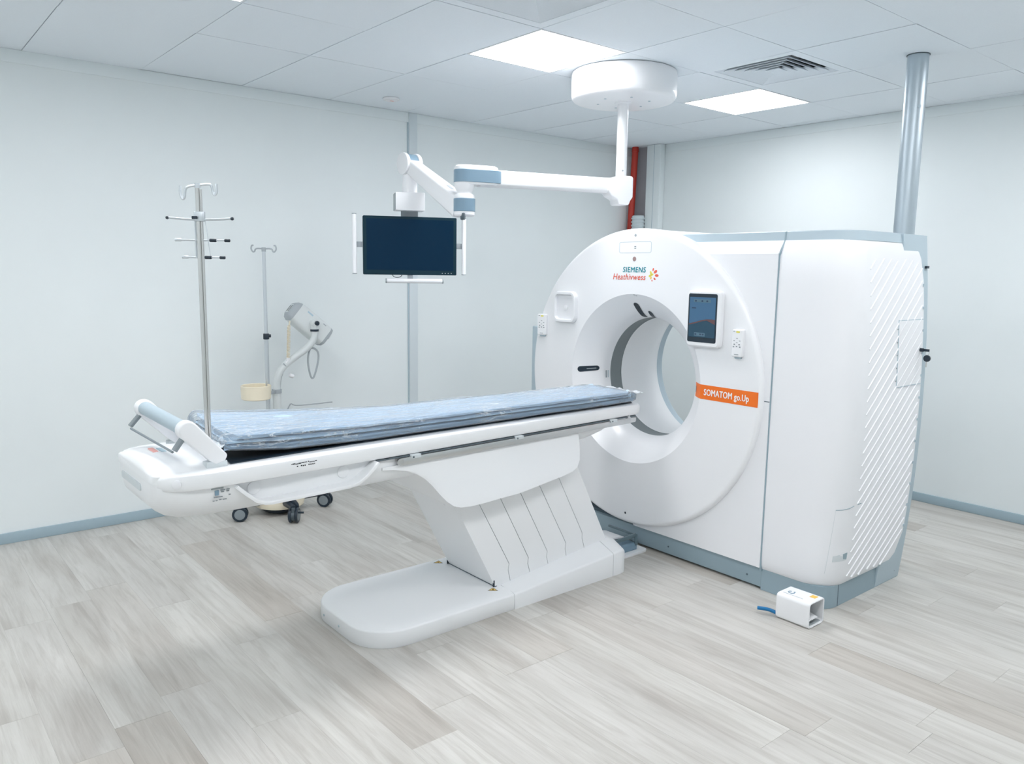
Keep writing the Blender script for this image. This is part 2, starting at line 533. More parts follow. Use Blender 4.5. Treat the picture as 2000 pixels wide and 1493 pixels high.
lab = {(-2.8, -1.88): 'bright square ceiling panel light left of the white boom mount',
       (-1.0, -1.88): 'bright square ceiling panel light beyond the air vent, nearest the right wall',
       (-4.6, -1.88): 'square ceiling panel light just cut by the top edge of the photo'}
for px in (-6.4, -4.6, -2.8, -1.0):
    for py in (-1.88, -4.28):
        i, j = cell_of(px, py)
        x0, x1, y1, y0 = XL[i] + .003, XL[i + 1] - .003, YL[j] - .003, YL[j + 1] + .003
        r = root('ceiling_light', ((x0 + x1) / 2, (y0 + y1) / 2, H), lab.get((px, py), 'square ceiling panel light above or behind the camera, out of the photo'), 'ceiling light', 'square ceiling panel lights')
        add('light_frame', frame_geo(x0, x1, y0, y1, .012, H - .001, H + .015), 'white', r, smooth=False)
        add('diffuser', box(x0 + .0125, x1 - .0125, y0 + .0125, y1 - .0125, H + .002, H + .012), 'diff', r, smooth=False)

vlab = {(-3.4, -2.48): 'square louvred ceiling vent at the top edge of the photo', (-1.6, -2.48): 'square louvred ceiling vent with dark slots beside the boom mount'}
for px, py in ((-3.4, -2.48), (-1.6, -2.48)):
    i, j = cell_of(px, py)
    x0, x1, y1, y0 = XL[i] + .003, XL[i + 1] - .003, YL[j] - .003, YL[j + 1] + .003
    cx, cy = (x0 + x1) / 2, (y0 + y1) / 2
    r = root('air_vent', (cx, cy, H), vlab[(px, py)], 'air vent', 'square ceiling air vents')
    add('vent_frame', frame_geo(x0, x1, y0, y1, .055, H, H + .012), 'tile', r, smooth=False)
    add('vent_box', frame_geo(x0 + .04, x1 - .04, y0 + .04, y1 - .04, .004, H + .012, H + .12), 'plenum', r, smooth=False)
    for k in range(6):
        a = .245 - .0405 * k
        b = a - .034
        if k == 5: b = .006
        def sq(h, z): return [(cx - h, cy - h, z), (cx + h, cy - h, z), (cx + h, cy + h, z), (cx - h, cy + h, z)]
        add('louvre_ring' if k < 5 else 'vent_core', loft([sq(a, H), sq(b, H + .026), sq(b, H + .0285), sq(a, H + .0025)] + [sq(a, H)], False, False), 'tile', r, smooth=False)

sd = root('smoke_detector', (-2.812, -.345, H), 'small round white smoke detector on the ceiling by the left wall', 'smoke detector')
add('detector_base', lathe([(0, .055), (-.006, .058), (-.012, .054), (-.014, .045)], (-2.812, -.345, H), (0, 0, 1), 32), 'white', sd)
add('detector_ring', lathe([(-.0135, .042), (-.017, .04), (-.02, .03), (-.0205, .0)], (-2.812, -.345, H), (0, 0, 1), 32), 'white_soft', sd)
add('detector_mark', obox((-2.815, -.36, H - .0208), (1, 0, 0), (0, 1, 0), (0, 0, 1), .012, .005, .0006), 'coral_pale', sd, smooth=False)

# pillar, red pipe, corrugated duct behind the scanner
pil = root('cable_pillar', (-1.37, -3.16, 0), 'round grey aluminium pillar rising behind the scanner to the ceiling', 'pillar')
add('pillar_tube', lathe([(0, .052), (H - .002, .052)], (-1.37, -3.16, 0), (0, 0, 1), 40), 'galv', pil)
add('pillar_collar', lathe([(0, .056), (0.004, .056)], (-1.37, -3.16, H - .0045), (0, 0, 1), 40), 'darkgrey', pil)
d = (Vector((-5.69, -5.13, 0)) - Vector((-1.37, -3.16, 0))).normalized()
d = Vector((d.x * math.cos(.45) - d.y * math.sin(.45), d.x * math.sin(.45) + d.y * math.cos(.45), 0))
add('pillar_plug', cyl(Vector((-1.37, -3.16, 2.44)) + d * .050, Vector((-1.37, -3.16, 2.44)) + d * .0545, .009, 12), 'grey_light', pil)
rp = root('red_pipe', (-.08, -.075, 0), 'vertical red pipe in the far corner of the room', 'pipe')
add('pipe', tube([(-.085, -.055, .0), (-.085, -.06, 2.0), (-.08, -.085, H)], .029, 16), 'red', rp)
add('pipe_collar', cyl((-.0805, -.084, 2.66), (-.08, -.0848, 2.69), .032, 16), 'red', rp)
du = root('corrugated_duct', (-.12, -.17, 0), 'ribbed pale grey duct behind the top of the scanner', 'duct')
add('duct_body', lathe([(0, .055), (2.08, .055), (2.085, .05)], (-.10, -.165, 0), (0, 0, 1), 24), 'duct', du)
for k in range(14):
    z = 2.05 - k * .032
    add('duct_rib', lathe([(0, .055), (.003, .062), (.015, .062), (.018, .055)], (-.10, -.165, z), (0, 0, 1), 24), 'duct', du)

# ------------------------------------------------------------------ CT scanner gantry
GY, GZ, XF = -2.14, 0.973, -2.336       # bore centre, disc face
gan = root('ct_scanner', (-1.9, GY, 0), 'large white CT scanner gantry with a round bore and orange band', 'scanner')
def bulge(z):
    t = max(0, min(1, z / 1.775)); return .05 * 4 * t * (1 - t)
def side_y(z): return -3.36 - bulge(z)
def star_ring(outline, front, rin, xf, xm, xb, cy=GY, cz=GZ):
    """plate with a round hole: outline points (y,z) around the bore, front = bevelled front outline"""
    n = len(outline)
    ang = [math.atan2(p[1] - cz, p[0] - cy) for p in outline]
    ins = [(cy + rin * math.cos(a), cz + rin * math.sin(a)) for a in ang]
    L = [[(xb, *p) for p in ins], [(xb, *p) for p in outline], [(xm, *p) for p in outline], [(xf, *p) for p in front], [(xf, *p) for p in ins]]
    return loft(L + [L[0]], False, False)

def cover_outline(ztop, zbot, yr, rad, right_pts=None, n=60):
    """counter-clockwise seen from +x is irrelevant; starts bottom right, left arc, top, right edge"""
    pts = []
    a0 = -math.acos(min(1, (GZ - zbot) / rad)) if rad > GZ - zbot else 0
    yb = GY + math.sqrt(max(0, rad ** 2 - (GZ - zbot) ** 2))
    yt = GY - math.sqrt(max(0, rad ** 2 - (ztop - GZ) ** 2))
    m = 24
    for k in range(m): pts.append((lerp(yr, yb, k / m), zbot))
    s = math.atan2(zbot - GZ, yb - GY); e = math.atan2(ztop - GZ, yt - GY)
    for k in range(n + 1):
        a = lerp(s, e, k / n); pts.append((GY + rad * math.cos(a), GZ + rad * math.sin(a)))
    for k in range(1, 12): pts.append((lerp(yt, yr, k / 12), ztop))
    if right_pts: pts += right_pts
    else:
        for k in range(16): pts.append((yr, lerp(ztop, zbot, k / 16)))
    return pts
ol = cover_outline(1.735, .116, -3.010, .838)
fr_ = []
for (y, z) in ol:
    if z >= 1.734 and y < GY - .2: fr_.append((y, 1.672))
    elif z <= .1165: fr_.append((y, .118))
    elif y <= -3.005: fr_.append((y, min(max(z, .118), 1.672)))
    else: fr_.append((GY + (y - GY) * .965, GZ + (z - GZ) * .965))
add('front_cover', star_ring(ol, fr_, .46, -2.308, -2.262, -1.60), 'white_soft', gan, angle=25)
# rear frame in grey
rpts = [(side_y(z) + .004, z) for z in [1.775 - 1.775 * k / 18 for k in range(18)]]
ol2 = cover_outline(1.775, 0.004, -3.356, .80, rpts)
add('rear_frame', star_ring(ol2, ol2, .435, -1.80, -1.79, -1.545), 'grey_light', gan, angle=30)
# rear cover around the bore, white
add('rear_cover', lathe([(-1.62, .84), (-1.56, .83), (-1.535, .80), (-1.535, .47), (-1.56, .448), (-1.60, .434)], (0, GY, GZ), (1, 0, 0), 96, False), 'white_soft', gan)
# front disc with flared bore
flare = [(-2.336, .480), (-2.3275, .4695), (-2.314, .4515), (-2.30, .434), (-2.285, .4175), (-2.27, .4025), (-2.255, .3885), (-2.24, .3765), (-2.225, .3655), (-2.208, .356), (-2.19, .3495), (-2.165, .346), (-2.14, .345)]
disc_prof = [(-2.25, .842), (-2.312, .842), (-2.322, .8405), (-2.329, .8365), (-2.3335, .831), (-2.336, .824), (-2.336, .816), (-2.336, .70), (-2.336, .56)] + flare
gd = add('front_disc', lathe(disc_prof, (0, GY, GZ), (1, 0, 0), 144, False), 'white', gan, angle=30)
add('bore_window', lathe([(-2.14, .345), (-2.138, .349), (-2.042, .349), (-2.04, .346)], (0, GY, GZ), (1, 0, 0), 96, False), 'window_ring', gan)
add('rear_bore', lathe([(-2.04, .346), (-1.95, .350), (-1.86, .361), (-1.78, .374), (-1.70, .392), (-1.64, .412), (-1.60, .432)], (0, GY, GZ), (1, 0, 0), 96, False), 'white', gan)
# right hand cover with rounded front corner and barrel side
def footprint(ins, z, xb, r=.135, n=8, fi=None, yl=-3.0165):
    xf = -2.302 + (ins if fi is None else fi)
    ys = side_y(z) + ins
    pts = [(xb, yl), (xf, yl)]
    for k in range(n + 1):
        a = math.radians(90 * k / n)
        pts.append((xf + r - r * math.cos(a), ys + r - r * math.sin(a)))
    pts.append((xb, ys))
    return [(p[0], p[1], z) for p in pts]
lv = [(.093, .075), (.094, .05), (.100, .025), (.112, .010), (.13, .003), (.16, 0)] + [(lerp(.16, 1.66, k / 14), 0) for k in range(1, 15)] + [(1.69, .003), (1.72, .008), (1.735, .014)]
xbk = lambda z: interp([.09, .105, .13, .17, .24, .30, 1.50, 1.62, 1.69, 1.735], [-1.83, -1.76, -1.69, -1.64, -1.605, -1.595, -1.595, -1.605, -1.64, -1.70], z)
add('right_cover', loft([footprint(i, z, xbk(z), fi=(i if z < 1.6 else interp([1.6, 1.66, 1.735], [0, .002, .038], z))) for z, i in lv]), 'white_soft', gan, angle=32)
# top trim in two lengths
def trim_piece(y_left, full):
    L = []
    for z, i in ((1.733, .0), (1.774, .004), (1.778, .010)):
        if full: L.append(footprint(i + .010, z, -1.546, fi=i + .040, yl=-3.0155))
        else: L.append([(-1.546, y_left, z), (-2.302 + .040 + i, y_left, z), (-2.302 + .040 + i, -3.0115, z), (-1.546, -3.0115, z)])
    return loft(L)
add('top_trim', trim_piece(None, True), 'grey_light', gan)
add('top_trim', trim_piece(-2.36, False), 'grey_light', gan)
# low grey side panel on the far side
add('side_panel', box(-2.10, -1.60, -1.345, -1.012, .02, 1.196), 'grey_light', gan, bevel=.006)
# base skirt
add('base_skirt', box(-2.288, -1.56, -3.0115, -1.03, .012, .112), 'grey', gan, bevel=.004)
def sk(z, i): 
    return [(p[0], p[1], z) for p in [(q[0] + .012, q[1] + .004) for q in footprint(i, .0, -1.56, .10)]]
add('base_skirt', loft([sk(.001, .0), sk(.11, 0), sk(.114, .006)]), 'grey', gan)
add('skirt_gap', box(-2.262, -1.60, -3.2, -1.05, .10, .13), 'seam', gan)
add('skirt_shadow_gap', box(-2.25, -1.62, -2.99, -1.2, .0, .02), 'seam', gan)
for yy in (-2.02, -2.42, -2.93):
    add('skirt_screw', cyl((-2.289, yy, .055), (-2.2905, yy, .055), .005, 10), 'seam', gan)
add('skirt_screw', cyl((-1.60, -3.348, .05), (-1.60, -3.3605, .05), .008, 10), 'seam', gan)
add('skirt_joint', box(-2.175, -2.172, -3.3572, -3.34, .002, .112), 'seam', gan)
# seam between front and right cover, small tick line
add('cover_joint', box(-2.3045, -2.2, -3.0165, -3.010, .10, 1.672), 'grey', gan, smooth=False)
add('cover_joint', prism([(-2.302, 1.670), (-2.2, 1.670), (-2.2, 1.776), (-2.261, 1.776), (-2.264, 1.735)], 'y', -3.0165, -3.010), 'grey', gan, smooth=False)
add('panel_joint', box(-2.3092, -2.306, -3.010, -2.970, .957, .961), 'seam', gan, smooth=False)

# ribs on the barrel side
def rib(z_at_left, k):
    xl, xr, zl, zh, sl = -2.145, -1.60, .128, 1.655, .82
    pts = []
    for q in range(0, 33):
        x_ = lerp(xl, xr, q / 32)
        z_ = z_at_left + sl * (x_ - xl)
        xr_z = interp([.1, .16, .25, 1.5, 1.62, 1.7], [-1.80, -1.69, -1.605, -1.60, -1.61, -1.65], z_)
        if zl + .07 * (x_ < -2.0) * 0 <= z_ <= zh and x_ <= xr_z: pts.append((x_, z_))
    if len(pts) < 3: return
    pts = [pts[i] for i in sorted(set([0, len(pts) - 1] + list(range(0, len(pts), 4))))]
    dx, dz = 1 / math.sqrt(1 + sl * sl), sl / math.sqrt(1 + sl * sl)
    nx, nz = -dz, dx
    w = .0034
    L = []
    for (x_, z_) in pts:
        ys = side_y(z_)
        L.append([(x_ + nx * w, ys + .002, z_ + nz * w), (x_ + nx * w * .5, ys - .0042, z_ + nz * w * .5), (x_ - nx * w * .5, ys - .0042, z_ - nz * w * .5), (x_ - nx * w, ys + .002, z_ - nz * w)])
    add('rib', loft(L), 'white', gan, smooth=False)
z = 1.543 + .0605 * 2 - .0605 * 36
k = 0
while z < 1.66:
    rib(z, k); z += .0605; k += 1

# service door on the side with lock and key
def side_patch(x0, x1, z0, z1, out, nx=4, nz=8):
    V, F = [], []
    for j in range(nz + 1):
        for i in range(nx + 1):
            z_ = lerp(z0, z1, j / nz); V.append((lerp(x0, x1, i / nx), side_y(z_) - out, z_))
    for j in range(nz):
        for i in range(nx):
            a = j * (nx + 1) + i; F.append((a, a + 1, a + nx + 2, a + nx + 1))
    n = len(V)
    V += [(v[0], v[1] + out + .004, v[2]) for v in V]
    F += [tuple(n + q for q in f) for f in F]
    ring = [i for i in range(nx)] + [nx + j * (nx + 1) for j in range(nz)] + [nz * (nx + 1) + nx - i for i in range(nx)] + [(nz - j) * (nx + 1) for j in range(nz)]
    for a, b in zip(ring, ring[1:] + ring[:1]): F.append((a, b, n + b, n + a))
    return V, F
sdoor = add('service_door', side_patch(-1.862, -1.602, 1.045, 1.362, .0022), 'white_soft', gan, smooth=False)
for g in (side_patch(-1.862, -1.602, 1.362, 1.3655, .0028), side_patch(-1.862, -1.602, 1.0415, 1.045, .0028), side_patch(-1.8645, -1.862, 1.0415, 1.3655, .0028)):
    add('door_joint', g, 'grey_light', sdoor, smooth=False)
for k in range(5):
    zz = 1.075 + k * .062
    add('door_screw', cyl((-1.872, side_y(zz) + .001, zz), (-1.872, side_y(zz) - .004, zz), .0035, 8), 'midgrey', sdoor)
kz = 1.197; ky = side_y(kz)
lk = add('door_lock', rcyl((-1.628, ky + .002, kz + .016), (-1.628, ky - .020, kz + .016), .009, 14, .002), 'dark', gan)
add('lock_key', join(obox((-1.628, ky - .030, kz + .016), (1, 0, 0), (0, 1, 0), (0, 0, 1), .0025, .016, .006)), 'dark', lk)
add('key_ring', tube([(-1.628, ky - .036 + .010 * math.sin(a), kz + .004 + .012 * math.cos(a)) for a in [2 * PI * q / 16 for q in range(17)]], .0016, 6), 'steel', lk)
add('key_fob', rcyl((-1.634, ky - .038, kz - .024), (-1.622, ky - .038, kz - .024), .017, 16, .003), 'dark', lk)
add('spare_key', obox((-1.628, ky - .036, kz - .052), (1, 0, 0), (0, 1, 0), (0, 0, 1), .0012, .003, .016), 'steel', lk)
# clips along the rear edge of the side
for k in range(12):
    zz = .30 + k * .112
    add('edge_clip', obox((-1.603, side_y(zz) - .002, zz), (1, 0, 0), (0, 1, 0), (0, 0, 1), .006, .004, .006), 'grey_light', gan, smooth=False)
add('frame_hook', obox((-1.566, side_y(1.62) - .002, 1.62), (1, 0, 0), (0, 1, 0), (0, 0, 1), .012, .006, .006), 'dark', gan)
# lower corner access panel lines with latch
_CR = .135
add('access_joint', box(-2.14, -2.105, side_y(.51) - .0012, side_y(.51) + .004, .508, .5115), 'grey', gan, smooth=False)
def corner_pt(ang, z, r=.135, out=0.0):
    xf, ys = -2.302, side_y(z); a = math.radians(ang)
    return Vector((xf + r - (r + out) * math.cos(a), ys + r - (r + out) * math.sin(a), z))
add('access_joint', tube([corner_pt(lerp(45, 88, k / 6), .495 + .014 * (k / 6) ** 2, _CR, .0) for k in range(7)], .0018, 5), 'grey', gan)
add('access_joint', tube([corner_pt(lerp(45, 41, k / 6), lerp(.495, .18, k / 6), _CR, -.0008) for k in range(7)], .0011, 5), 'slot', gan)
lt = add('access_latch', loft([[corner_pt(a, z, _CR, o) for a, z in [(lerp(52, 86, q / 6), lerp(.238, .242, q / 6)) for q in range(7)] + [(lerp(86, 52, q / 6), lerp(.280, .268, q / 6)) for q in range(7)]] for o in (-.004, .0012)]), 'slot', gan, smooth=False)
add('latch_slot', loft([[corner_pt(a, z, _CR, o) for a, z in ((77, .250), (75, .275), (86, .279), (86, .246))] for o in (-.002, .0022)]), 'grey', lt, smooth=False)

# --- front disc fittings (all lie on the face x = XF, looking towards -x)
RX, UP, NX = (0, -1, 0), (0, 0, 1), (-1, 0, 0)
def face(y, z, out=0.0): return Vector((XF - out, y, z))
def prof_x(r):
    pr = [(rr, xx) for xx, rr in disc_prof[2:]]
    pr.sort()
    return interp([p[0] for p in pr], [p[1] for p in pr], r)
def band_geo(y0, y1, z0, z1, out, n=40, m=6):
    V, F = [], []
    for j in range(m + 1):
        for i in range(n + 1):
            y_, z_ = lerp(y0, y1, i / n), lerp(z0, z1, j / m)
            r = math.hypot(y_ - GY, z_ - GZ)
            if r > .826:
                s = .826 / r; y_ = GY + (y_ - GY) * s; r = .826
            V.append((prof_x(r) - out, y_, z_))
    for j in range(m):
        for i in range(n):
            a = j * (n + 1) + i; F.append((a, a + 1, a + n + 2, a + n + 1))
    return V, F
ob = add('orange_band', band_geo(GY - .405, GY - .835, .927, 1.002, .0012), 'orange', gan, label='orange name band')
add('band_lettering', text_geo('SOMATOM go.Up', .047, face(-2.645, .949, .0022), RX, UP, NX, .0005, bold=.022, width=.268, space=1.06), 'white_ink', ob, smooth=False)
add('band_sensor', band_geo(GY - .409, GY - .422, .950, .982, .003, 4, 4), 'dark', gan)
# maker's lettering
add('maker_lettering', text_geo('SIEMENS', .041, face(-2.050, 1.574, .0005), RX, UP, NX, .0005, shear=.12, bold=.026, width=.168, space=1.12), 'teal', gan, smooth=False)
add('maker_lettering', text_geo('Heathivwess', .048, face(-1.975, 1.532, .0005), RX, UP, NX, .0005, shear=.2, bold=.012, width=.242, space=1.05), 'coral', gan, smooth=False)
ec = (-2.262, 1.560)
dots = [(-.010, .030, .006, 'coral'), (-.026, .018, .0095, 'coral'), (-.036, -.002, .0095, 'coral'), (-.022, -.020, .006, 'coral'), (-.004, -.030, .004, 'coral'), (.006, .012, .008, 'yellow'), (.010, -.004, .008, 'yellow'), (-.004, .002, .007, 'yellow'), (.004, -.016, .006, 'amber')]
for a, b, r, c in dots:
    ang = math.atan2(b, a)
    poly = [(r * 1.35 * math.cos(t) * math.cos(ang) - r * .8 * math.sin(t) * math.sin(ang), r * 1.35 * math.cos(t) * math.sin(ang) + r * .8 * math.sin(t) * math.cos(ang)) for t in [2 * PI * q / 14 for q in range(14)]]
    add('emblem_dot', on_plane(poly, face(ec[0] + a, ec[1] + b), (0, 1, 0), UP, NX, 0, .0008), c, gan, smooth=False)
# camera drawer, sensor dots
def rr_line(cy, cz, hy, hz, r, w, out):
    a = rrect(0, 0, hy, hz, r, 5); b = rrect(0, 0, hy - w, hz - w, r - w, 5)
    o = face(cy, cz)
    L = [[o + Vector((0, -p[0], p[1])) + Vector((-t, 0, 0)) for p in pl] for pl, t in ((a, 0), (a, out), (b, out), (b, 0))]
    return loft(L, False, False)
dr = add('front_flap', rr_line(-2.136, 1.7105, .118, .031, .012, .0022, .0006), 'grey_light', gan, smooth=False)
for dz in (.005, -.005):
    add('flap_slot', box(XF - .001, XF, -2.143, -2.131, 1.7105 + dz - .0018, 1.7105 + dz + .0018), 'seam', dr, smooth=False)
add('sensor_dot', lathe([(0, .0075), (.001, .007), (.0012, 0)], face(-2.136, 1.776), NX, 16), 'midgrey', gan)
add('sensor_dot', lathe([(0, .0125), (.002, .012), (.0025, 0)], face(-2.134, 1.647), NX, 20), 'maroon', gan)
add('disc_plug', lathe([(0, .007), (.001, .006), (.0012, 0)], face(-2.133, .188), NX, 12), 'dark', gan)
# left docking recess
def ring_pad(cy, cz, hy, hz, r, w, out):
    o = face(cy, cz)
    a, a2 = rrect(0, 0, hy, hz, r, 6), rrect(0, 0, hy - .006, hz - .006, r - .006, 6)
    b2, b = rrect(0, 0, hy - w + .006, hz - w + .006, r - w + .006, 6), rrect(0, 0, hy - w, hz - w, r - w, 6)
    return loft([[o + Vector((-t, -p[0], p[1])) for p in pl] for pl, t in ((a, -.004), (a, out * .6), (a2, out), (b2, out), (b, out * .55), (b, -.004))], False, False)
dk = add('tablet_dock', ring_pad(-1.598, 1.357, .098, .096, .046, .024, .026), 'white', gan)
add('dock_floor', on_plane(rrect(0, 0, .08, .076, .018, 4), face(-1.598, 1.357), RX, UP, NX, .001, .006), 'white_soft', dk)
add('dock_button', lathe([(0, .017), (.004, .017), (.006, .014), (.0065, 0)], face(-1.598, 1.352, .005), NX, 20), 'white', dk)
# hand control panels
def control_panel(cy, cz, w, h, yaw=0.0):
    ex = Vector((-math.sin(yaw), -math.cos(yaw), 0)); nz_ = ex.cross(Vector((0, 0, 1)))
    o = face(cy, cz)
    p = add('control_panel', loft([[o + ex * q[0] + Vector((0, 0, q[1])) + nz_ * t for q in pl] for pl, t in ((rrect(0, 0, w, h, .008, 3), -.01), (rrect(0, 0, w, h, .008, 3), .020), (rrect(0, 0, w - .004, h - .004, .006, 3), .024))]), 'white', gan)
    o2 = o + nz_ * .0242
    def patch(a, b, hw, hh, m, nm):
        add(nm, on_plane(rrect(0, 0, hw, hh, min(hw, hh) * .5, 2), o2 + ex * a + Vector((0, 0, b)), ex, UP, nz_, 0, .0008), m, p, smooth=False)
    patch(.004, h - .012, .010, .004, 'yellow', 'warning_label')
    patch(-.018, h - .010, .006, .0014, 'ink_grey', 'panel_print')
    for a, b in ((-.016, .012), (.016, .012), (0, .003), (-.014, -.006), (.014, -.006), (-.018, -.018), (0, -.016), (.018, -.018), (0, .024)):
        patch(a, b, .0042, .0016 if b > 0 else .003, 'ink_grey', 'panel_button')
    patch(0, -h + .012, .012, .0016, 'ink_grey', 'panel_print')
    add('panel_foot', on_plane(rrect(0, 0, w * .6, .006, .004, 2), o + Vector((0, 0, -h - .004)), ex, UP, nz_, -.005, .012), 'grey_light', p)
control_panel(-2.843, 1.235, .030, .068)
control_panel(-1.392, 1.238, .034, .066, -.22)
# fittings inside the flare
def flare_pt(s, th, out):
    L = [0]
    for a, b in zip(flare, flare[1:]): L.append(L[-1] + math.hypot(b[0] - a[0], b[1] - a[1]))
    t = s * L[-1]
    xx = interp(L, [p[0] for p in flare], t); rr = interp(L, [p[1] for p in flare], t)
    return Vector((xx - out * .4, GY + (rr - out) * math.sin(th), GZ + (rr - out) * math.cos(th)))
def flare_patch(poly, out):
    c = (sum(p[0] for p in poly) / len(poly), sum(p[1] for p in poly) / len(poly))
    V = [flare_pt(c[0], c[1], out)]; F = []; n = len(poly)
    for sc in (.2, .4, .6, .8, 1.0):
        V += [flare_pt(lerp(c[0], p[0], sc), lerp(c[1], p[1], sc), out) for p in poly]
    for i in range(n):
        j = (i + 1) % n
        F.append((0, 1 + i, 1 + j))
        for k in range(4): F.append((1 + k * n + i, 1 + k * n + j, 1 + (k + 1) * n + j, 1 + (k + 1) * n + i))
    return V, F
def capsule(s0, t0, s1, t1, w, ws, n=8):
    """capsule between two (s, theta) points; w in theta, ws in s"""
    out = []
    for k in range(n + 1):
        a = PI / 2 + PI * k / n; out.append((s0 + ws * math.cos(a), t0 + w * math.sin(a)))
    for k in range(1, 12): out.append((lerp(s0, s1, k / 12), lerp(t0, t1, k / 12) - w))
    for k in range(n + 1):
        a = -PI / 2 + PI * k / n; out.append((s1 + ws * math.cos(a), t1 + w * math.sin(a)))
    for k in range(1, 12): out.append((lerp(s1, s0, k / 12), lerp(t1, t0, k / 12) + w))
    return out
sd_ = add('status_display', flare_patch(capsule(.20, 1.548, .60, 1.520, .040, .07), .0016), 'dark', gan)
add('display_text', flare_patch(capsule(.36, 1.537, .58, 1.522, .006, .01), .0026), 'midgrey', sd_, smooth=False)
add('laser_window', flare_patch(capsule(.34, .055, .72, .085, .046, .10), .0016), 'dark', gan)
add('laser_window', flare_patch(capsule(.56, -.125, .76, -.10, .042, .08), .0016), 'dark', gan)
add('flare_clip', flare_patch([(.83, 1.69), (.83, 1.56), (.875, 1.56), (.875, 1.69)], .006), 'midgrey', gan, smooth=False)
add('flare_clip', flare_patch([(.90, 1.69), (.90, 1.56), (.925, 1.56), (.925, 1.69)], .006), 'grey_light', gan, smooth=False)
add('flare_notch', flare_patch(capsule(.02, 0, .03, -.03, .012, .02), .002), 'midgrey', gan)

# tablet docked on the disc face
tb = root('tablet', (XF, -2.638, 1.21), 'dark-screened tablet in a white frame on the scanner face', 'tablet')
def slab(cy, cz, hw, hh, r, t0, t1, e):
    o = face(cy, cz)
    return loft([[o + Vector((-t, -p[0], p[1])) for p in pl] for pl, t in ((rrect(0, 0, hw, hh, r, 5), t0), (rrect(0, 0, hw, hh, r, 5), t1 - e), (rrect(0, 0, hw - e, hh - e, r - e, 5), t1))])
add('tablet_frame', slab(-2.640, 1.343, .103, .144, .022, .0005, .034, .008), 'white', tb)
tg = add('tablet_glass', slab(-2.636, 1.347, .0885, .124, .009, .0335, .0352, .0006), 'dark', tb)
M['tab_top'] = mat('tablet_screen_upper', (.02, .05, .09), .2, emit=(.030, .085, .16), estr=1.0)
M['tab_low'] = mat('tablet_screen_lower', (.01, .03, .05), .2, emit=(.008, .034, .06), estr=1.0)
M['tab_red'] = mat('tablet_screen_red', (.02, .01, .01), .2, emit=(.10, .055, .06), estr=1.0)
M['tab_icon'] = mat('tablet_icon', (.02, .03, .05), .2, emit=(.012, .03, .06), estr=1.0)
M['tab_bar'] = mat('tablet_bar', (.03, .06, .08), .2, emit=(.05, .10, .145), estr=1.0)
def tquad(poly, out, m, nm):
    add(nm, on_plane(poly, face(-2.636, 1.347), RX, UP, NX, out - .0002, out), m, tg, smooth=False)
tquad([(-.080, -.098), (.080, -.098), (.080, .106), (-.080, .106)], .0356, 'tab_top', 'screen')
tquad([(-.080, -.098), (.080, -.098), (.080, -.030), (.06, -.022), (.03, -.008), (0, -.012), (-.04, -.024), (-.080, -.034)], .0360, 'tab_low', 'screen_picture')
tquad([(-.080, -.031), (-.04, -.021), (0, -.009), (.03, -.004), (.06, -.003), (.080, -.005), (.080, -.030), (.06, -.022), (.03, -.011), (0, -.016), (-.04, -.028), (-.080, -.037)], .0364, 'tab_red', 'screen_picture')
tquad([(-.045, -.092), (.022, -.092), (.022, -.074), (-.045, -.074)], .0364, 'tab_bar', 'screen_bar')
tquad([(-.055, .080), (.050, .080), (.050, .096), (-.055, .096)], .0358, 'tab_bar', 'screen_bar')
for a, b in ((-.042, .087), (-.002, .087), (.028, .087), (-.036, -.083), (-.006, -.083), (.010, -.083)):
    tquad([(a + .006 * math.cos(t), b + .0045 * math.sin(t)) for t in [2 * PI * q / 10 for q in range(10)]], .0368, 'tab_icon', 'screen_icon')
tquad([(-.066, .048), (-.040, .048), (-.040, .053), (-.066, .053)], .0360, 'tab_icon', 'screen_icon')

# ------------------------------------------------------------------ patient table
TY = -2.14
tab = root('patient_table', (-3.4, TY, 0), 'white scanner patient table on a slanted column, in front of the gantry', 'patient table')
def outer(x): return .30 - .11 * (x + 4.8) / 2.35
# floor base, front part
def bp_loop(ins, z):
    x0, x1, hy = -4.184 + ins, -3.4235, .297 - ins
    pts = []
    r = .19 - ins
    for sx, a0 in ((-1, 180), (-1, 90)): pass
    # foot end rounded corners, square at the joint
    pts.append((x1, TY - hy)); pts.append((x1, TY + hy))
    for k in range(13):
        a = math.radians(90 + 90 * k / 12); pts.append((x0 + r + r * math.cos(a), TY + hy - r + r * math.sin(a)))
    for k in range(13):
        a = math.radians(180 + 90 * k / 12); pts.append((x0 + r + r * math.cos(a), TY - hy + r + r * math.sin(a)))
    return [(p[0], p[1], z) for p in pts]
bs = add('floor_base', loft([bp_loop(.003, .0), bp_loop(.0, .004), bp_loop(0, .068), bp_loop(.002, .0735), bp_loop(.007, .077), bp_loop(.045, .0845), bp_loop(.06, .0855)]), 'table_white', tab, angle=40)
for yy, a in ((-2.02, 0), (-2.16, 0)):
    add('base_screw', lathe([(0, .006), (.0015, .005)], (-4.1845, yy, .035), (-1, 0, 0), 12), 'grey_light', bs)
def tri_sign(cx, cy, s):
    o = Vector((cx, cy, .0858))
    ex, ey = Vector((.769, -.639, 0)), Vector((.639, .769, 0))
    k = add('warning_sticker', on_plane([(-s, -s * .5), (s, -s * .5), (0, s * .9)], o, ex, ey, (0, 0, 1), 0, .0004), 'ink', tab, smooth=False)
    add('sticker_field', on_plane([(-s * .76, -s * .38), (s * .76, -s * .38), (0, s * .66)], o, ex, ey, (0, 0, 1), .0004, .0007), 'amber', k, smooth=False)
    add('sticker_mark', on_plane([(-s * .12, -s * .25), (s * .12, -s * .25), (s * .14, s * .2), (-s * .14, s * .2)], o, ex, ey, (0, 0, 1), .0007, .001), 'ink', k, smooth=False)
tri_sign(-3.485, -2.352, .024)
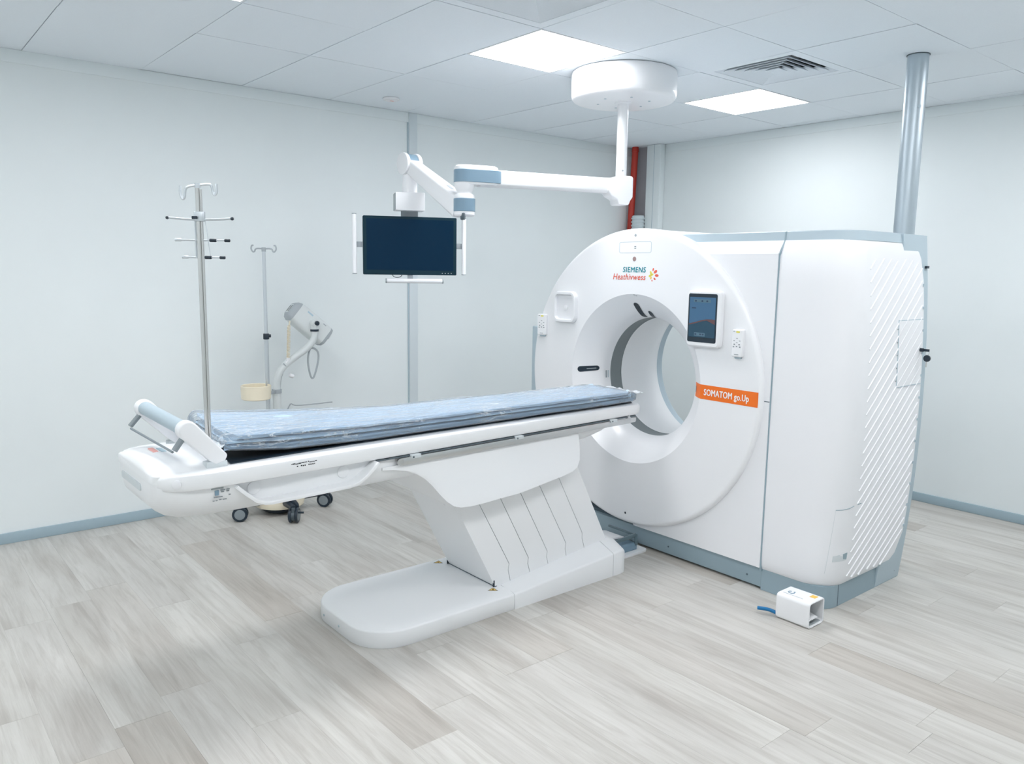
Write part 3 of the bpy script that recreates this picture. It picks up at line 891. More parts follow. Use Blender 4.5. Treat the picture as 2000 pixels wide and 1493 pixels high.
tri_sign(-3.49, -1.905, .024)
add('base_pin', lathe([(0, .008), (.002, .007), (.0022, 0)], (-3.452, -1.945, .0855), (0, 0, 1), 12), 'seam', tab)
# floor base, rising rear part
def br_sec(x, hy):
    zi = interp([-3.42, -2.70, -2.66, -2.625], [.086, .168, .165, .13], x)
    zo = interp([-3.42, -2.70, -2.66, -2.625], [.066, .118, .115, .09], x)
    half = [(-hy, 0), (-hy, zo), (-hy + .003, zo + .007), (-hy + .010, zo + .012), (-.195, zi)]
    pts = [(x, TY + a, b) for a, b in half] + [(x, TY - a, b) for a, b in half[::-1]]
    return pts
xs = [-3.4205, -3.2, -2.95, -2.76, -2.755]
add('rear_base', loft([br_sec(x, .297) for x in xs]), 'table_white', tab, angle=40)
add('rear_base_cap', loft([br_sec(x, h) for x, h in ((-2.7525, .297), (-2.70, .297), (-2.665, .290), (-2.642, .272), (-2.628, .245))]), 'table_white', tab, angle=40)
# column: six overlapping side panels, dark core inside the joints
lines = [[(-3.665, .477), (-3.453, .079)], [(-3.552, .505), (-3.370, .180), (-3.376, .150), (-3.359, .080)], [(-3.427, .510), (-3.248, .183), (-3.252, .155), (-3.231, .083)],
         [(-3.306, .519), (-3.124, .188), (-3.128, .160), (-3.109, .091)], [(-3.180, .527), (-2.997, .203), (-3.001, .175), (-2.985, .100)], [(-3.049, .539), (-2.881, .231), (-2.882, .205), (-2.855, .120)],
         [(-2.913, .564), (-2.705, .169)]]
ext = []
for l in lines:
    (x0, z0), (x1, z1) = l[0], l[1]
    s = (x1 - x0) / (z1 - z0)
    ext.append([(x0 + s * (.66 - z0), .66)] + l)
for a, b in zip(ext, ext[1:]):
    g = .0016
    poly = [(x + g, z) for x, z in a] + [(x - g, z) for x, z in b[::-1]]
    add('column_panel', prism(poly, 'y', TY - .19, TY + .19), 'table_white', tab, smooth=False)
core = [(x + .012, z) for x, z in ext[0]] + [(x - .012, z) for x, z in ext[-1][::-1]]
add('column_core', prism(core, 'y', TY - .186, TY + .186), 'seam', tab, smooth=False)
add('foot_gap', box(-3.458, -3.446, TY - .192, TY + .19, .084, .089), 'seam', tab, smooth=False)
for yy in (TY - .188, TY + .19):
    add('gap_plug', obox((-3.462, yy, .102), (1, 0, 0), (0, 1, 0), (0, 0, 1), .003, .004, .016), 'dark', tab, smooth=False)
add('column_plug', lathe([(0, .006), (.0015, .005)], (-3.70, TY - .12, .515), (-.88, 0, -.47), 12), 'white', tab)
# shroud below the table body
zx = [(-4.10, .764), (-4.044, .756), (-3.985, .742), (-3.932, .722), (-3.895, .697), (-3.862, .664), (-3.826, .618), (-3.795, .584), (-3.764, .560), (-3.728, .549), (-3.68, .545), (-3.63, .545), (-3.381, .556), (-3.10, .588), (-3.035, .598), (-2.995, .615), (-2.967, .645), (-2.952, .685), (-2.945, .74)]
def shroud_sec(x, zl):
    nrow = 9; R_ = []
    for k in range(nrow + 1):
        z_ = lerp(.775, zl, k / nrow)
        t = (.775 - z_) / .23
        h0 = outer(x) - .008; hw = h0 + (.294 - h0) * (max(0, t) ** 1.3)
        if k == nrow: hw -= .004
        R_.append((x, -hw, z_))
    R_.append((x, R_[-1][1] + .012, zl - .002))
    return [(p[0], TY + p[1], p[2]) for p in R_] + [(p[0], TY - p[1], p[2]) for p in R_[::-1]]
add('column_shroud', loft([shroud_sec(x, z_) for x, z_ in zx]), 'table_white', tab, angle=40)
# table body (hull) with a tray recess in the near side
def hull_sec(x, w, zt, zb, r):
    pts = [(-w, zt)]
    n = 6
    for k in range(n + 1):
        a = math.radians(180 + 90 * k / n); pts.append((-w + r + r * math.cos(a), zb + r + r * math.sin(a)))
    full = pts + [(-p[0], p[1]) for p in pts[::-1]]
    return [(x, TY + a, b) for a, b in full]
hs = [(-4.968, .19, .842, .765, .06), (-4.960, .225, .848, .745, .08), (-4.945, .248, .85, .728, .095), (-4.92, .263, .85, .710, .11), (-4.88, .272, .85, .697, .12), (-4.82, .276, .85, .690, .125), (-4.70, .276, .85, .687, .12), (-4.40, .270, .85, .690, .10), (-4.15, .258, .85, .697, .08), (-4.0, .240, .85, .70, .06),
      (-3.4, .210, .85, .705, .04), (-3.0, .190, .85, .712, .04), (-2.85, .184, .85, .722, .04), (-2.74, .178, .85, .745, .035), (-2.64, .172, .85, .785, .02), (-2.58, .165, .85, .811, .01)]
hull = add('table_body', loft([hull_sec(*h) for h in hs]), 'table_white', tab, angle=38)
tray = [(-4.715, .825), (-4.70, .808), (-4.665, .775), (-4.63, .745), (-4.60, .733), (-4.575, .730), (-4.26, .738), (-4.225, .745), (-4.19, .765), (-4.135, .812), (-4.125, .825)]
cut = add('cutter', prism(tray, 'y', TY - .40, TY - .235), 'table_white', tab)
bo = hull.modifiers.new('tray', 'BOOLEAN')
bo.object = cut; bo.operation = 'DIFFERENCE'; bo.solver = 'EXACT'
dg = bpy.context.evaluated_depsgraph_get()
nm = bpy.data.meshes.new_from_object(hull.evaluated_get(dg))
hull.modifiers.clear()
hull.data = nm
nm.shade_smooth(); nm.set_sharp_from_angle(angle=math.radians(38))
bpy.data.objects.remove(cut)
def offset_poly(p, d):
    out = []
    for i, (x, z) in enumerate(p):
        a, b = p[max(i - 1, 0)], p[min(i + 1, len(p) - 1)]
        dx, dz = b[0] - a[0], b[1] - a[1]
        l = math.hypot(dx, dz); out.append((x + dz / l * d, z - dx / l * d))
    return out
lip = offset_poly(tray, -.0005)[1:-1] + offset_poly(tray, .014)[1:-1][::-1]
add('tray_lip', prism(lip, 'y', TY - .290, TY - .225), 'table_white', tab, bevel=.003)
for xx, zz in ((-4.625, .776), (-4.265, .780)):
    add('tray_stud', lathe([(0, .024), (.004, .024), (.006, .021), (.0062, 0)], (xx, TY - .2355, zz), (0, -1, 0), 24), 'table_white', tab)
# table top slab
def top_sec(x, hw, z0, z1, e=.014):
    pts = [(-hw + e, z0), (-hw + e * .3, z0 + e * .3), (-hw, z0 + e), (-hw, z1 - e), (-hw + e * .3, z1 - e * .3), (-hw + e, z1)]
    return [(x, TY + a, b) for a, b in pts] + [(x, TY - a, b) for a, b in pts[::-1]]
ts = [(-4.962, .205, .828, .856), (-4.955, .235, .820, .864), (-4.94, .258, .815, .869), (-4.915, .276, .813, .871), (-4.87, .291, .812, .872), (-4.80, .2995, .812, .872)]
ts += [(x, outer(x), .812, .872) for x in (-4.5, -4.2, -3.9, -3.6, -3.3, -3.0, -2.7, -2.50)] + [(-2.465, outer(-2.465) - .006, .815, .870), (-2.448, outer(-2.45) - .022, .822, .864)]
add('table_top', loft([top_sec(*t) for t in ts]), 'table_white', tab, angle=38)
# foot cover
def fc_sec(x, hw, zt):
    pts = []
    n = 8
    for k in range(n + 1):
        t = k / n
        a = -hw + 2 * hw * t
        zz = .866 + (zt - .866) * (1 - abs(2 * t - 1) ** 3.2)
        pts.append((x, TY + a, zz))
    return [(x, TY - hw, .84)] + pts + [(x, TY + hw, .84)]
fcv = add('foot_cover', loft([fc_sec(*q) for q in ((-4.972, .19, .868), (-4.968, .215, .880), (-4.955, .235, .889), (-4.93, .248, .895), (-4.88, .256, .899), (-4.80, .258, .898), (-4.74, .258, .892), (-4.69, .258, .880), (-4.66, .257, .872))]), 'table_white', tab, angle=45)
# printed logo marks on the foot cover (washed out in the photo)
def mark(cx, cy, hx, hy, m, z_=.8995):
    add('cover_print', on_plane(rrect(0, 0, hx, hy, .003, 2), (cx, cy, z_), (0, -1, 0), (1, 0, 0), (0, 0, 1), -.004, .0006), m, fcv, smooth=False)
mark(-4.862, -2.105, .036, .009, 'teal_pale')
mark(-4.887, -2.09, .038, .009, 'coral_pale')
# grip slot in the foot end
add('grip_slot', on_plane(rrect(0, 0, .125, .013, .01, 4), (-4.9705, -2.10, .800), (0, -1, 0), (0, 0, 1), (-1, 0, 0), -.01, .0012), 'slot', tab)
add('corner_cap', lathe([(0, .016), (.004, .016), (.006, .012), (.0062, 0)], (-4.905, TY - .279, .842), (-.5, -.86, 0), 20), 'white_soft', tab)
add('corner_cap', lathe([(0, .016), (.004, .016), (.006, .012), (.0062, 0)], (-4.905, TY + .279, .842), (-.5, .86, 0), 20), 'white_soft', tab)
# dark cradle shell
def cr_sec(x):
    hw = interp([-4.7, -4.1, -2.49], [.222, .178, .150], x)
    return [(x, TY + a, b) for a, b in ((-hw, .868), (-hw, .876), (-hw + .01, .878), (hw - .01, .878), (hw, .876), (hw, .868))]
add('cradle', loft([cr_sec(x) for x in (-4.70, -4.2, -3.7, -3.2, -2.8, -2.49)]), 'dark', tab, smooth=False)
# stainless side rail with clips
def ry(x): return TY - (outer(x) - .012)
rl = []
for x_, zz in ((-4.02, 0), (-2.53, 0)): pass
rail = add('side_rail', loft([[(x_, ry(x_) - .012 + a, .790 + b) for a, b in ((-.006, -.015), (.004, -.015), (.004, .015), (-.006, .015))] for x_ in (-4.02, -3.5, -3.0, -2.55)]), 'rail_metal', tab, bevel=.002)
add('rail_end', cyl((-4.02, ry(-4.02) - .018, .790), (-4.02, ry(-4.02) - .008, .790), .015, 20), 'rail_metal', rail)
add('rail_end', on_plane([(-.03, -.013), (.03, -.013), (.036, -.006), (.036, .012), (-.005, .014), (-.02, .03), (-.03, .014)], (-2.545, ry(-2.55) - .018, .791), (1, 0, 0), (0, 0, 1), (0, 1, 0), 0, .012), 'rail_metal', rail, smooth=False)
add('rail_groove', loft([[(x_, ry(x_) - .004 + a, .8095 + b) for a, b in ((-.006, -.003), (.03, -.003), (.03, .003), (-.006, .003))] for x_ in (-4.13, -3.3, -2.50)]), 'darkgrey', tab, smooth=False)
for x_ in (-3.945, -3.36, -2.69):
    cl = add('rail_clip', box(x_ - .024, x_ + .024, ry(x_) - .022, ry(x_) + .01, .797, .813), 'slot', tab, bevel=.002)
    add('clip_screw', cyl((x_ - .016, ry(x_) - .0255, .804), (x_ - .016, ry(x_) - .0275, .804), .004, 10), 'darkgrey', cl)
# markings on the rail and rating label
def side_ink(x0, z0, w, h, m, nm, yy=None, par=None):
    y_ = TY - outer(x0) - .0006 if yy is None else yy
    add(nm, box(x0, x0 + w, y_, y_ + .003, z0, z0 + h), m, par or tab, smooth=False)
random.seed(3)
xx = -4.50
while xx < -4.40:
    w = random.choice((.004, .007, .011))
    side_ink(xx, .8525 + random.uniform(-.001, .0018), w, random.choice((.0025, .003, .004)), 'ink', 'rail_print'); xx += w + random.choice((.001, .001, .004))
xx = -4.478
while xx < -4.395:
    w = random.choice((.003, .005))
    side_ink(xx, .8415 + random.uniform(-.0006, .0006), w, .0045, 'ink', 'rail_print'); xx += w + random.choice((.0025, .003, .011))
ly = TY - .2775
side_ink(-4.790, .804, .042, .0065, 'midgrey', 'rating_label', ly)
side_ink(-4.778, .782, .014, .018, 'slate', 'rating_label', ly)
for x0, z0, w in ((-4.758, .797, .016), (-4.756, .791, .010), (-4.738, .797, .012), (-4.738, .791, .01), (-4.782, .774, .030), (-4.730, .777, .006), (-4.786, .762, .006), (-4.776, .762, .006), (-4.764, .764, .008), (-4.752, .763, .014)):
    side_ink(x0, z0, w, .003, 'ink_grey', 'rating_label', ly)
# push handle at the foot end
HX = [(-4.745, .905), (-4.845, 1.018)]
def arm_geo(yc, x_off=0.0, z_off=0.0, t=.024):
    a, b = Vector((-4.742 + x_off * .2, 0, .900)), Vector((-4.845 + x_off, 0, 1.012 + z_off))
    d = (b - a).normalized(); nrm = Vector((-d.z, 0, d.x))
    w0, w1 = .030, .034
    pts = [a - nrm * w0 - d * .012, a - nrm * w0 * .2 - d * .022, a + nrm * w0 * .9 - d * .004]
    pts = [(p.x, p.z) for p in pts]
    arc = []
    for k in range(11):
        an = math.radians(90 - 180 * k / 10)
        q = b + nrm * w1 * math.sin(an) + d * w1 * math.cos(an); arc.append((q.x, q.z))
    return prism(pts + arc, 'y', yc - t, yc + t)
add('handle_arm', arm_geo(-2.352), 'white', tab, bevel=.008, seg=3)
add('handle_arm', arm_geo(-1.925, -.022, .018), 'white', tab, bevel=.008, seg=3)
add('handle_grip', cyl((-4.848, -2.34, 1.014), (-4.870, -1.94, 1.033), .0255, 24), 'grey_light', tab)
br = [(-4.852, -2.348, .992), (-4.888, -2.350, .944), (-4.890, -2.338, .938), (-4.923, -1.945, .960), (-4.922, -1.93, .966), (-4.884, -1.928, 1.008)]
def flat_bar(p, q, w, t, wd_):
    p, q, wd_ = Vector(p), Vector(q), Vector(wd_)
    d = (q - p).normalized(); wd_ = (wd_ - d * wd_.dot(d)).normalized(); n = d.cross(wd_)
    return obox((p + q) / 2, d, wd_, n, (q - p).length / 2, w, t)
hb = add('handle_bracket', flat_bar(br[0], br[1], .018, .005, (0, 1, 0)), 'bracket', tab, bevel=.0015)
add('bracket_bar', cyl(br[2], br[3], .0045, 10), 'bracket', hb)
add('bracket_leg', flat_bar(br[4], br[5], .018, .005, (0, 1, 0)), 'bracket', hb, bevel=.0015)
add('handle_foot', box(-4.79, -4.715, -2.375, -2.335, .868, .893), 'slot', tab, bevel=.004)
add('handle_foot', box(-4.79, -4.715, -1.945, -1.905, .868, .893), 'slot', tab, bevel=.004)
# pedal tray beside the gantry end of the base
pd = add('pedal_plate', on_plane(rrect(-2.49, TY + .03, .175, .19, .03, 4), (0, 0, 0), (1, 0, 0), (0, 1, 0), (0, 0, 1), .0005, .012), 'table_white', tab)
add('pedal_block', box(-2.64, -2.37, -2.262, -2.09, .012, .050), 'slate', pd, bevel=.004)
pl = smooth_path([(-2.63, 0, .062), (-2.56, 0, .075), (-2.48, 0, .078), (-2.42, 0, .070), (-2.39, 0, .052)], 5)
add('foot_pedal', loft([[(p.x, -2.20, p.z), (p.x, -2.06, p.z), (p.x, -2.06, p.z + .010), (p.x, -2.20, p.z + .010)] for p in pl]), 'white', pd)
add('pedal_mark', obox((-2.555, -2.165, .0862), (1, 0, .1), (0, 1, 0), (-.1, 0, 1), .012, .004, .0006), 'ink', pd, smooth=False)
add('guard_hoop', join(flat_bar((-2.64, -2.262, .088), (-2.385, -2.262, .100), .011, .005, (0, 0, 1)), flat_bar((-2.385, -2.262, .104), (-2.378, -2.262, .04), .011, .005, (1, 0, 0))), 'smoke_guard', pd, bevel=.003)
add('guard_side', flat_bar((-2.382, -2.258, .098), (-2.382, -2.05, .098), .006, .006, (0, 0, 1)), 'smoke_guard', pd, bevel=.002)
add('pedal_screw', cyl((-2.575, -2.2625, .033), (-2.575, -2.2665, .033), .006, 10), 'steel', pd)

# ------------------------------------------------------------------ mattress in clear plastic
mt = root('mattress', (-3.6, TY, .887), 'pale blue folded mattress in clear plastic wrap on the patient table', 'mattress')
def mzz(x, y):      # top of the pad
    t = (x + 4.70) / 2.2
    near = interp([0, .15, .35, .6, 1], [.968, .955, .945, .942, .936], t)
    far = interp([0, .12, .25, .4, .6, 1], [1.004, .980, .958, .942, .938, .934], t)
    s = (y - (TY - .19)) / .38
    return lerp(near, far, max(0, min(1, s)))
def half_w(x): return interp([-4.72, -4.6, -4.0, -2.5], [.205, .205, .195, .182], x)
def pad_geo(z0f, z1f, grow=0.0, nx=70, wob=0.0, seed=0, round_=.014):
    loops = []
    x0, x1 = -4.705 - grow, -2.492 + grow
    for i in range(nx + 1):
        t = i / nx
        x_ = lerp(x0, x1, t)
        e = min(t, 1 - t) * (x1 - x0)
        shr = max(0, 1 - e / .03) ** 2
        hw = half_w(x_) + grow - .03 * shr
        ny = 14
        up, dn = [], []
        for j in range(ny + 1):
            s = j / ny; y_ = TY - hw + 2 * hw * s
            ed = min(s, 1 - s) * 2 * hw
            rr = round_ * max(0, 1 - ed / .03) ** 2
            n1 = noise.noise(Vector((x_ * 4 + seed, y_ * 9, seed))) * wob + noise.noise(Vector((x_ * 13 + seed, y_ * 22, seed + 5))) * wob * .45
            up.append((x_, y_ + n1 * .6, z1f(x_, y_) - rr - shr * round_ + n1))
            n2 = noise.noise(Vector((x_ * 5 + seed, y_ * 5, seed + 9))) * wob
            dn.append((x_, y_ + n2 * .6, z0f(x_, y_) + rr + shr * round_ + abs(n2) * .5))
        loops.append(up + dn[::-1])
    return loft(loops)
lift = lambda x, y: interp([-4.72, -4.47, -4.15, -3.6, -2.4], [.916, .889, .880, .8805, .882], x)
def layer(f): return lambda x, y: lerp(lift(x, y), mzz(x, y), f)
add('lower_pad', pad_geo(lift, layer(.40), .002, 70, .003, 2.0, .011), 'pad', mt, angle=80)
add('middle_pad', pad_geo(lambda x, y: layer(.40)(x, y) + .0015, layer(.72), -.006, 70, .003, 4.0, .010), 'pad', mt, angle=80)
add('upper_pad', pad_geo(lambda x, y: layer(.72)(x, y) + .0015, mzz, -.016, 70, .004, 7.0, .012), 'pad', mt, angle=80)
add('plastic_cover', pad_geo(lambda x, y: lift(x, y) - .001, lambda x, y: mzz(x, y) + .005, .012, 170, .0065, 13.0, .014), 'plastic', mt, angle=80, label='crinkled clear plastic wrap')
# loose plastic flap at the gantry end and at the foot
def flap(x0, y0, y1, dirx, z0, z1, n=16, m=6, seed=1.0):
    V, F = [], []
    for i in range(m + 1):
        for j in range(n + 1):
            s, t = i / m, j / n
            y_ = lerp(y0, y1, t)
            V.append((x0 + dirx * s + .006 * noise.noise(Vector((s * 3, t * 5, seed))), y_, lerp(z0, z1, s) + .014 * noise.noise(Vector((s * 4 + seed, t * 7, 2.0))) * (0.3 + s)))
    for i in range(m):
        for j in range(n):
            a = i * (n + 1) + j; F.append((a, a + 1, a + n + 2, a + n + 1))
    return V, F
add('plastic_flap', flap(-2.495, TY - .17, TY + .18, .075, .93, .925), 'plastic', mt, angle=80)
add('plastic_flap', flap(-4.70, TY - .20, TY + .20, -.03, .950, .930, seed=4.0), 'plastic', mt, angle=80)

# ------------------------------------------------------------------ infusion pole fixed to the table foot
iv = root('infusion_pole', (-4.766, -2.33, .94), 'steel infusion pole with hooks and cross bars at the table foot', 'infusion pole')
px, py = -4.766, -2.33
e = Vector((.80, -.60, 0)).normalized(); nrm = Vector((.60, .80, 0))
P0 = Vector((px, py, 0))
def ivp(a, z_, b=0.0): return P0 + e * a + nrm * b + Vector((0, 0, z_))
add('pole_tube', on_plane(rrect(0, 0, .0070, .006, .004, 4), ivp(-.002, 0), e, nrm, (0, 0, 1), .935, 1.843), 'steel', iv)
add('pole_slide', on_plane(rrect(0, 0, .0036, .0040, .002, 3), ivp(.0088, 0), e, nrm, (0, 0, 1), .945, 1.832), 'steel', iv)
add('pole_foot', box(px - .018, px + .018, py - .018, py + .018, .90, .955), 'white', iv, bevel=.004)
hk = add('hook_bar', tube(smooth_path([ivp(-.055, 1.842, -.01), ivp(-.056, 1.818, -.01), ivp(-.050, 1.800, -.01), ivp(-.043, 1.803, -.01), ivp(-.038, 1.830, -.01), ivp(-.028, 1.840, -.008), ivp(0, 1.845), ivp(.030, 1.850, .008), ivp(.042, 1.846, .01), ivp(.046, 1.825, .01), ivp(.052, 1.815, .01), ivp(.059, 1.825, .01), ivp(.060, 1.852, .01)], 5), .0042, 8), 'alu', iv)
add('pole_cap', on_plane(rrect(0, 0, .009, .008, .005, 4), ivp(-.001, 0), e, nrm, (0, 0, 1), 1.836, 1.852), 'alu', iv)
clmp = add('clamp', on_plane(rrect(0, 0, .017, .011, .005, 4), ivp(.002, 0), e, nrm, (0, 0, 1), 1.725, 1.758), 'alu', iv, bevel=.002)
add('clamp_knob', obox(ivp(-.010, 1.737, -.016), e, nrm, (0, 0, 1), .009, .004, .005), 'dark', clmp, bevel=.002)
def cross(z_, a0, a1, nm, r=.0038, dip=.004, w=0):
    return add(nm, tube(smooth_path([ivp(a0, z_ + dip), ivp(a0 * .5, z_), ivp(0, z_ - .001), ivp(a1 * .5, z_), ivp(a1, z_ + dip)], 4), r, 8), 'alu', iv)
c1 = cross(1.732, -.103, .108, 'cross_bar')
for a in (-.106, .111):
    add('bar_cap', lathe([(-.006, 0), (-.005, .004), (0, .006), (.005, .004), (.006, 0)], ivp(a, 1.736), e, 12), 'dark', c1)
for z_, a0, a1 in ((1.662, -.080, .098), (1.604, -.058, .080)):
    c = cross(z_, a0, a1, 'cross_bar', .003, 0)
    add('bar_grip', rcyl(ivp(a0 - .004, z_), ivp(a0 + .018, z_), .0055, 10, .002), 'alu', c)
    add('bar_cap', rcyl(ivp(a1 - .066, z_), ivp(a1 - .042, z_), .0062, 10, .003), 'dark', c)
    add('bar_cap', rcyl(ivp(a1 - .016, z_), ivp(a1 + .004, z_), .0058, 10, .003), 'dark', c)
add('stay_wire', cyl(ivp(-.014, 1.735), ivp(-.014, 1.602), .003, 6), 'alu', iv)
add('stay_wire', cyl(ivp(.020, 1.735), ivp(.034, 1.602), .0014, 6), 'alu', iv)

# ------------------------------------------------------------------ contrast injector on a wheeled stand by the left wall
IX, IY = -3.66, -.33
inj = root('contrast_injector', (IX, IY, 0), 'white contrast injector on a wheeled stand by the left wall', 'injector')
bpos = Vector((IX, IY, 0))
bd = add('stand_base', lathe([(.040, .0), (.040, .13), (.048, .152), (.075, .158), (.100, .150), (.118, .12), (.130, .06), (.14, 0)], bpos, (0, 0, 1), 40), 'cream', inj)
add('base_weight', lathe([(.012, .0), (.012, .10), (.034, .125), (.0405, .125)], bpos, (0, 0, 1), 36), 'dark', inj)
cang = [190, 262, 341, 53, 122]
def caster_parts(a):
    d = Vector((math.cos(math.radians(a)), math.sin(math.radians(a)), 0))
    c = bpos + d * .305
    add('base_arm', tube([bpos + d * .09 + Vector((0, 0, .085)), bpos + d * .2 + Vector((0, 0, .092)), bpos + d * .305 + Vector((0, 0, .098))], [.026, .022, .018], 10), 'dark', inj)
    ra = math.radians(a + random.uniform(25, 70))
    ax = Vector((math.cos(ra), math.sin(ra), 0)); fw = Vector((-math.sin(ra), math.cos(ra), 0))
    cc = c + fw * .018 + Vector((0, 0, .047))
    cs = add('caster', lathe([(-.012, .024), (-.012, .036), (.012, .036), (.012, .024)], cc, ax, 20), 'darkgrey', inj)
    for s in (-1, 1):
        add('caster_wheel', lathe([(s * .011, .02), (s * .011, .044), (s * .016, .047), (s * .024, .047), (s * .028, .044), (s * .028, .033)], cc, ax, 24), 'dark', cs)
        add('wheel_hub', lathe([(s * .026, .033), (s * .0285, .032), (s * .029, .0)], cc, ax, 24), 'bracket', cs)
    add('caster_fork', tube([c + Vector((0, 0, .10)), c + Vector((0, 0, .075)), cc], [.012, .013, .012], 8), 'darkgrey', cs)
random.seed(5)
for a in cang: caster_parts(a)
add('brake_pedal', obox(bpos + Vector((-.0424 + .04, -.302 - .022, .068)), (.8, -.6, 0), (.6, .8, 0), (0, 0, 1), .018, .008, .005), 'dark', inj, bevel=.002)
add('mains_plug', tube(smooth_path([bpos + Vector((-.05, -.155, .135)), bpos + Vector((-.01, -.185, .12)), bpos + Vector((.015, -.205, .085)), bpos + Vector((.02, -.21, .06))], 4), [.012, .014, .017, .019, .020, .021, .021, .021, .021, .020, .018, .017, .016], 10), 'dark', inj)
def ip(x_, z_, y_=IY): return (x_, y_, z_)
add('stand_column', cyl(bpos + Vector((0, 0, .13)), ip(IX, .79), .0265, 20), 'inj', inj)
add('column_collar', cyl(ip(IX, .775), ip(IX, .80), .030, 20), 'inj_grey', inj)
arm = smooth_path([ip(IX, .79), ip(-3.657, .842), ip(-3.645, .893), ip(-3.615, .938), ip(-3.571, .974), ip(-3.515, 1.010), ip(-3.462, 1.043), ip(-3.420, 1.080), ip(-3.396, 1.12), ip(-3.392, 1.165)], 4)
add('swan_arm', tube(arm, .0225, 14), 'inj', inj)
add('arm_collar', cyl(ip(-3.392, 1.160), ip(-3.392, 1.174), .028, 20), 'dark', inj)
add('pivot_head', join(rcyl((-3.392, IY - .02, 1.212), (-3.392, IY + .025, 1.212), .028, 20, .004), cyl(ip(-3.392, 1.172), ip(-3.392, 1.212), .024, 16)), 'inj', inj)
add('pivot_knob', lathe([(0, .015), (.012, .015), (.016, .011), (.017, 0)], (-3.386, IY - .02, 1.214), (.1, -1, 0), 18), 'dark', inj)
# injector head: box-like rounded barrel behind the pivot
hd = Vector((.228, -.03, -.198)).normalized()
hu = Vector((.198, 0, .228)).normalized()
hv = hd.cross(hu).normalized()
hc0 = Vector((-3.500, IY + .085, 1.292))
def hl(t, w, h, r): return [hc0 + hd * t + hu * p[0] + hv * p[1] for p in rrect(0, 0, w, h, r, 5)]
hd_ = add('injector_head', loft([hl(.012, .068, .060, .028), hl(.05, .073, .064, .030), hl(.20, .073, .064, .030), hl(.262, .068, .060, .030)]), 'inj', inj)
add('head_cap', loft([hl(-.028, .040, .034, .012), hl(-.012, .060, .054, .022), hl(.010, .069, .061, .028), hl(.0125, .069, .061, .028)]), 'inj_grey', hd_)
for s in (-.014, .014):
    add('cap_slot', obox(hc0 - hd * .0285 + hv * s, hu, hv, hd, .024, .004, .001), 'dark', hd_, smooth=False)
add('cap_plate', obox(hc0 - hd * .0275, hu, hv, hd, .032, .026, .0006), 'inj', hd_, smooth=False)
add('head_ring', loft([hl(.261, .069, .061, .030), hl(.278, .066, .058, .030), hl(.284, .056, .048, .026)]), 'inj_grey', hd_)
add('head_nozzle', cyl(hc0 + hd * .283 + hu * .02, hc0 + hd * .300 + hu * .02, .018, 16), 'inj', hd_)
sidev = -hv if (-hv).y < 0 else hv
add('head_lettering', obox(hc0 + hd * .085 + hu * .045 + sidev * .0642, hd, hu, sidev, .022, .005, .0006), 'teal_pale', hd_, smooth=False)
add('head_lettering', obox(hc0 + hd * .205 + hu * .050 + sidev * .0638, hd, hu, sidev, .012, .003, .0006), 'inj_grey', hd_, smooth=False)
# coiled cord, cable, loop, knobs
coil = []
for k in range(0, 331):
    t = k / 330; a = 2 * PI * 22 * t
    coil.append((lerp(-3.572, -3.582, t) + .010 * math.cos(a), IY - .01 + .010 * math.sin(a), lerp(1.205, .998, t)))
add('coiled_cord', tube(coil, .0026, 5), 'cream', inj)
add('cord_lead', tube(smooth_path([(-3.548, IY + .03, 1.228), (-3.562, IY, 1.226), (-3.570, IY - .01, 1.205)], 5), .005, 8), 'cream', inj)
add('cord_plug', rcyl((-3.582, IY - .01, .975), (-3.580, IY - .01, 1.0), .012, 12, .003), 'white', inj)
add('cord_plug', rcyl((-3.60, IY - .01, .966), (-3.582, IY - .01, .974), .010, 12, .003), 'white', inj)
add('drive_cable', tube(smooth_path([(-3.415, IY + .02, 1.052), (-3.430, IY + .02, 1.0), (-3.432, IY + .02, .94), (-3.418, IY + .02, .87), (-3.405, IY + .02, .850), (-3.390, IY + .02, .865), (-3.366, IY + .02, .94), (-3.358, IY + .02, 1.0), (-3.372, IY + .02, 1.035), (-3.41, IY + .025, 1.048), (-3.48, IY + .03, 1.01), (-3.57, IY + .03, .945), (-3.61, IY + .03, .89), (-3.628, IY + .03, .80), (-3.632, IY + .03, .60), (-3.63, IY + .03, .20)], 6), .0065, 8), 'inj_grey', inj)
add('arm_knob', rcyl((-3.572, IY, .884), (-3.545, IY, .873), .013, 12, .004), 'white', inj)
add('arm_bolt', cyl((-3.62, IY - .02, .965), (-3.602, IY - .02, .945), .004, 8), 'inj_grey', inj)
add('side_hook', tube(smooth_path([(-3.60, IY - .02, .665), (-3.59, IY - .05, .705), (-3.565, IY - .05, .695), (-3.5, IY - .05, .69), (-3.30, IY - .05, .69)], 4), .004, 6), 'inj_grey', inj)
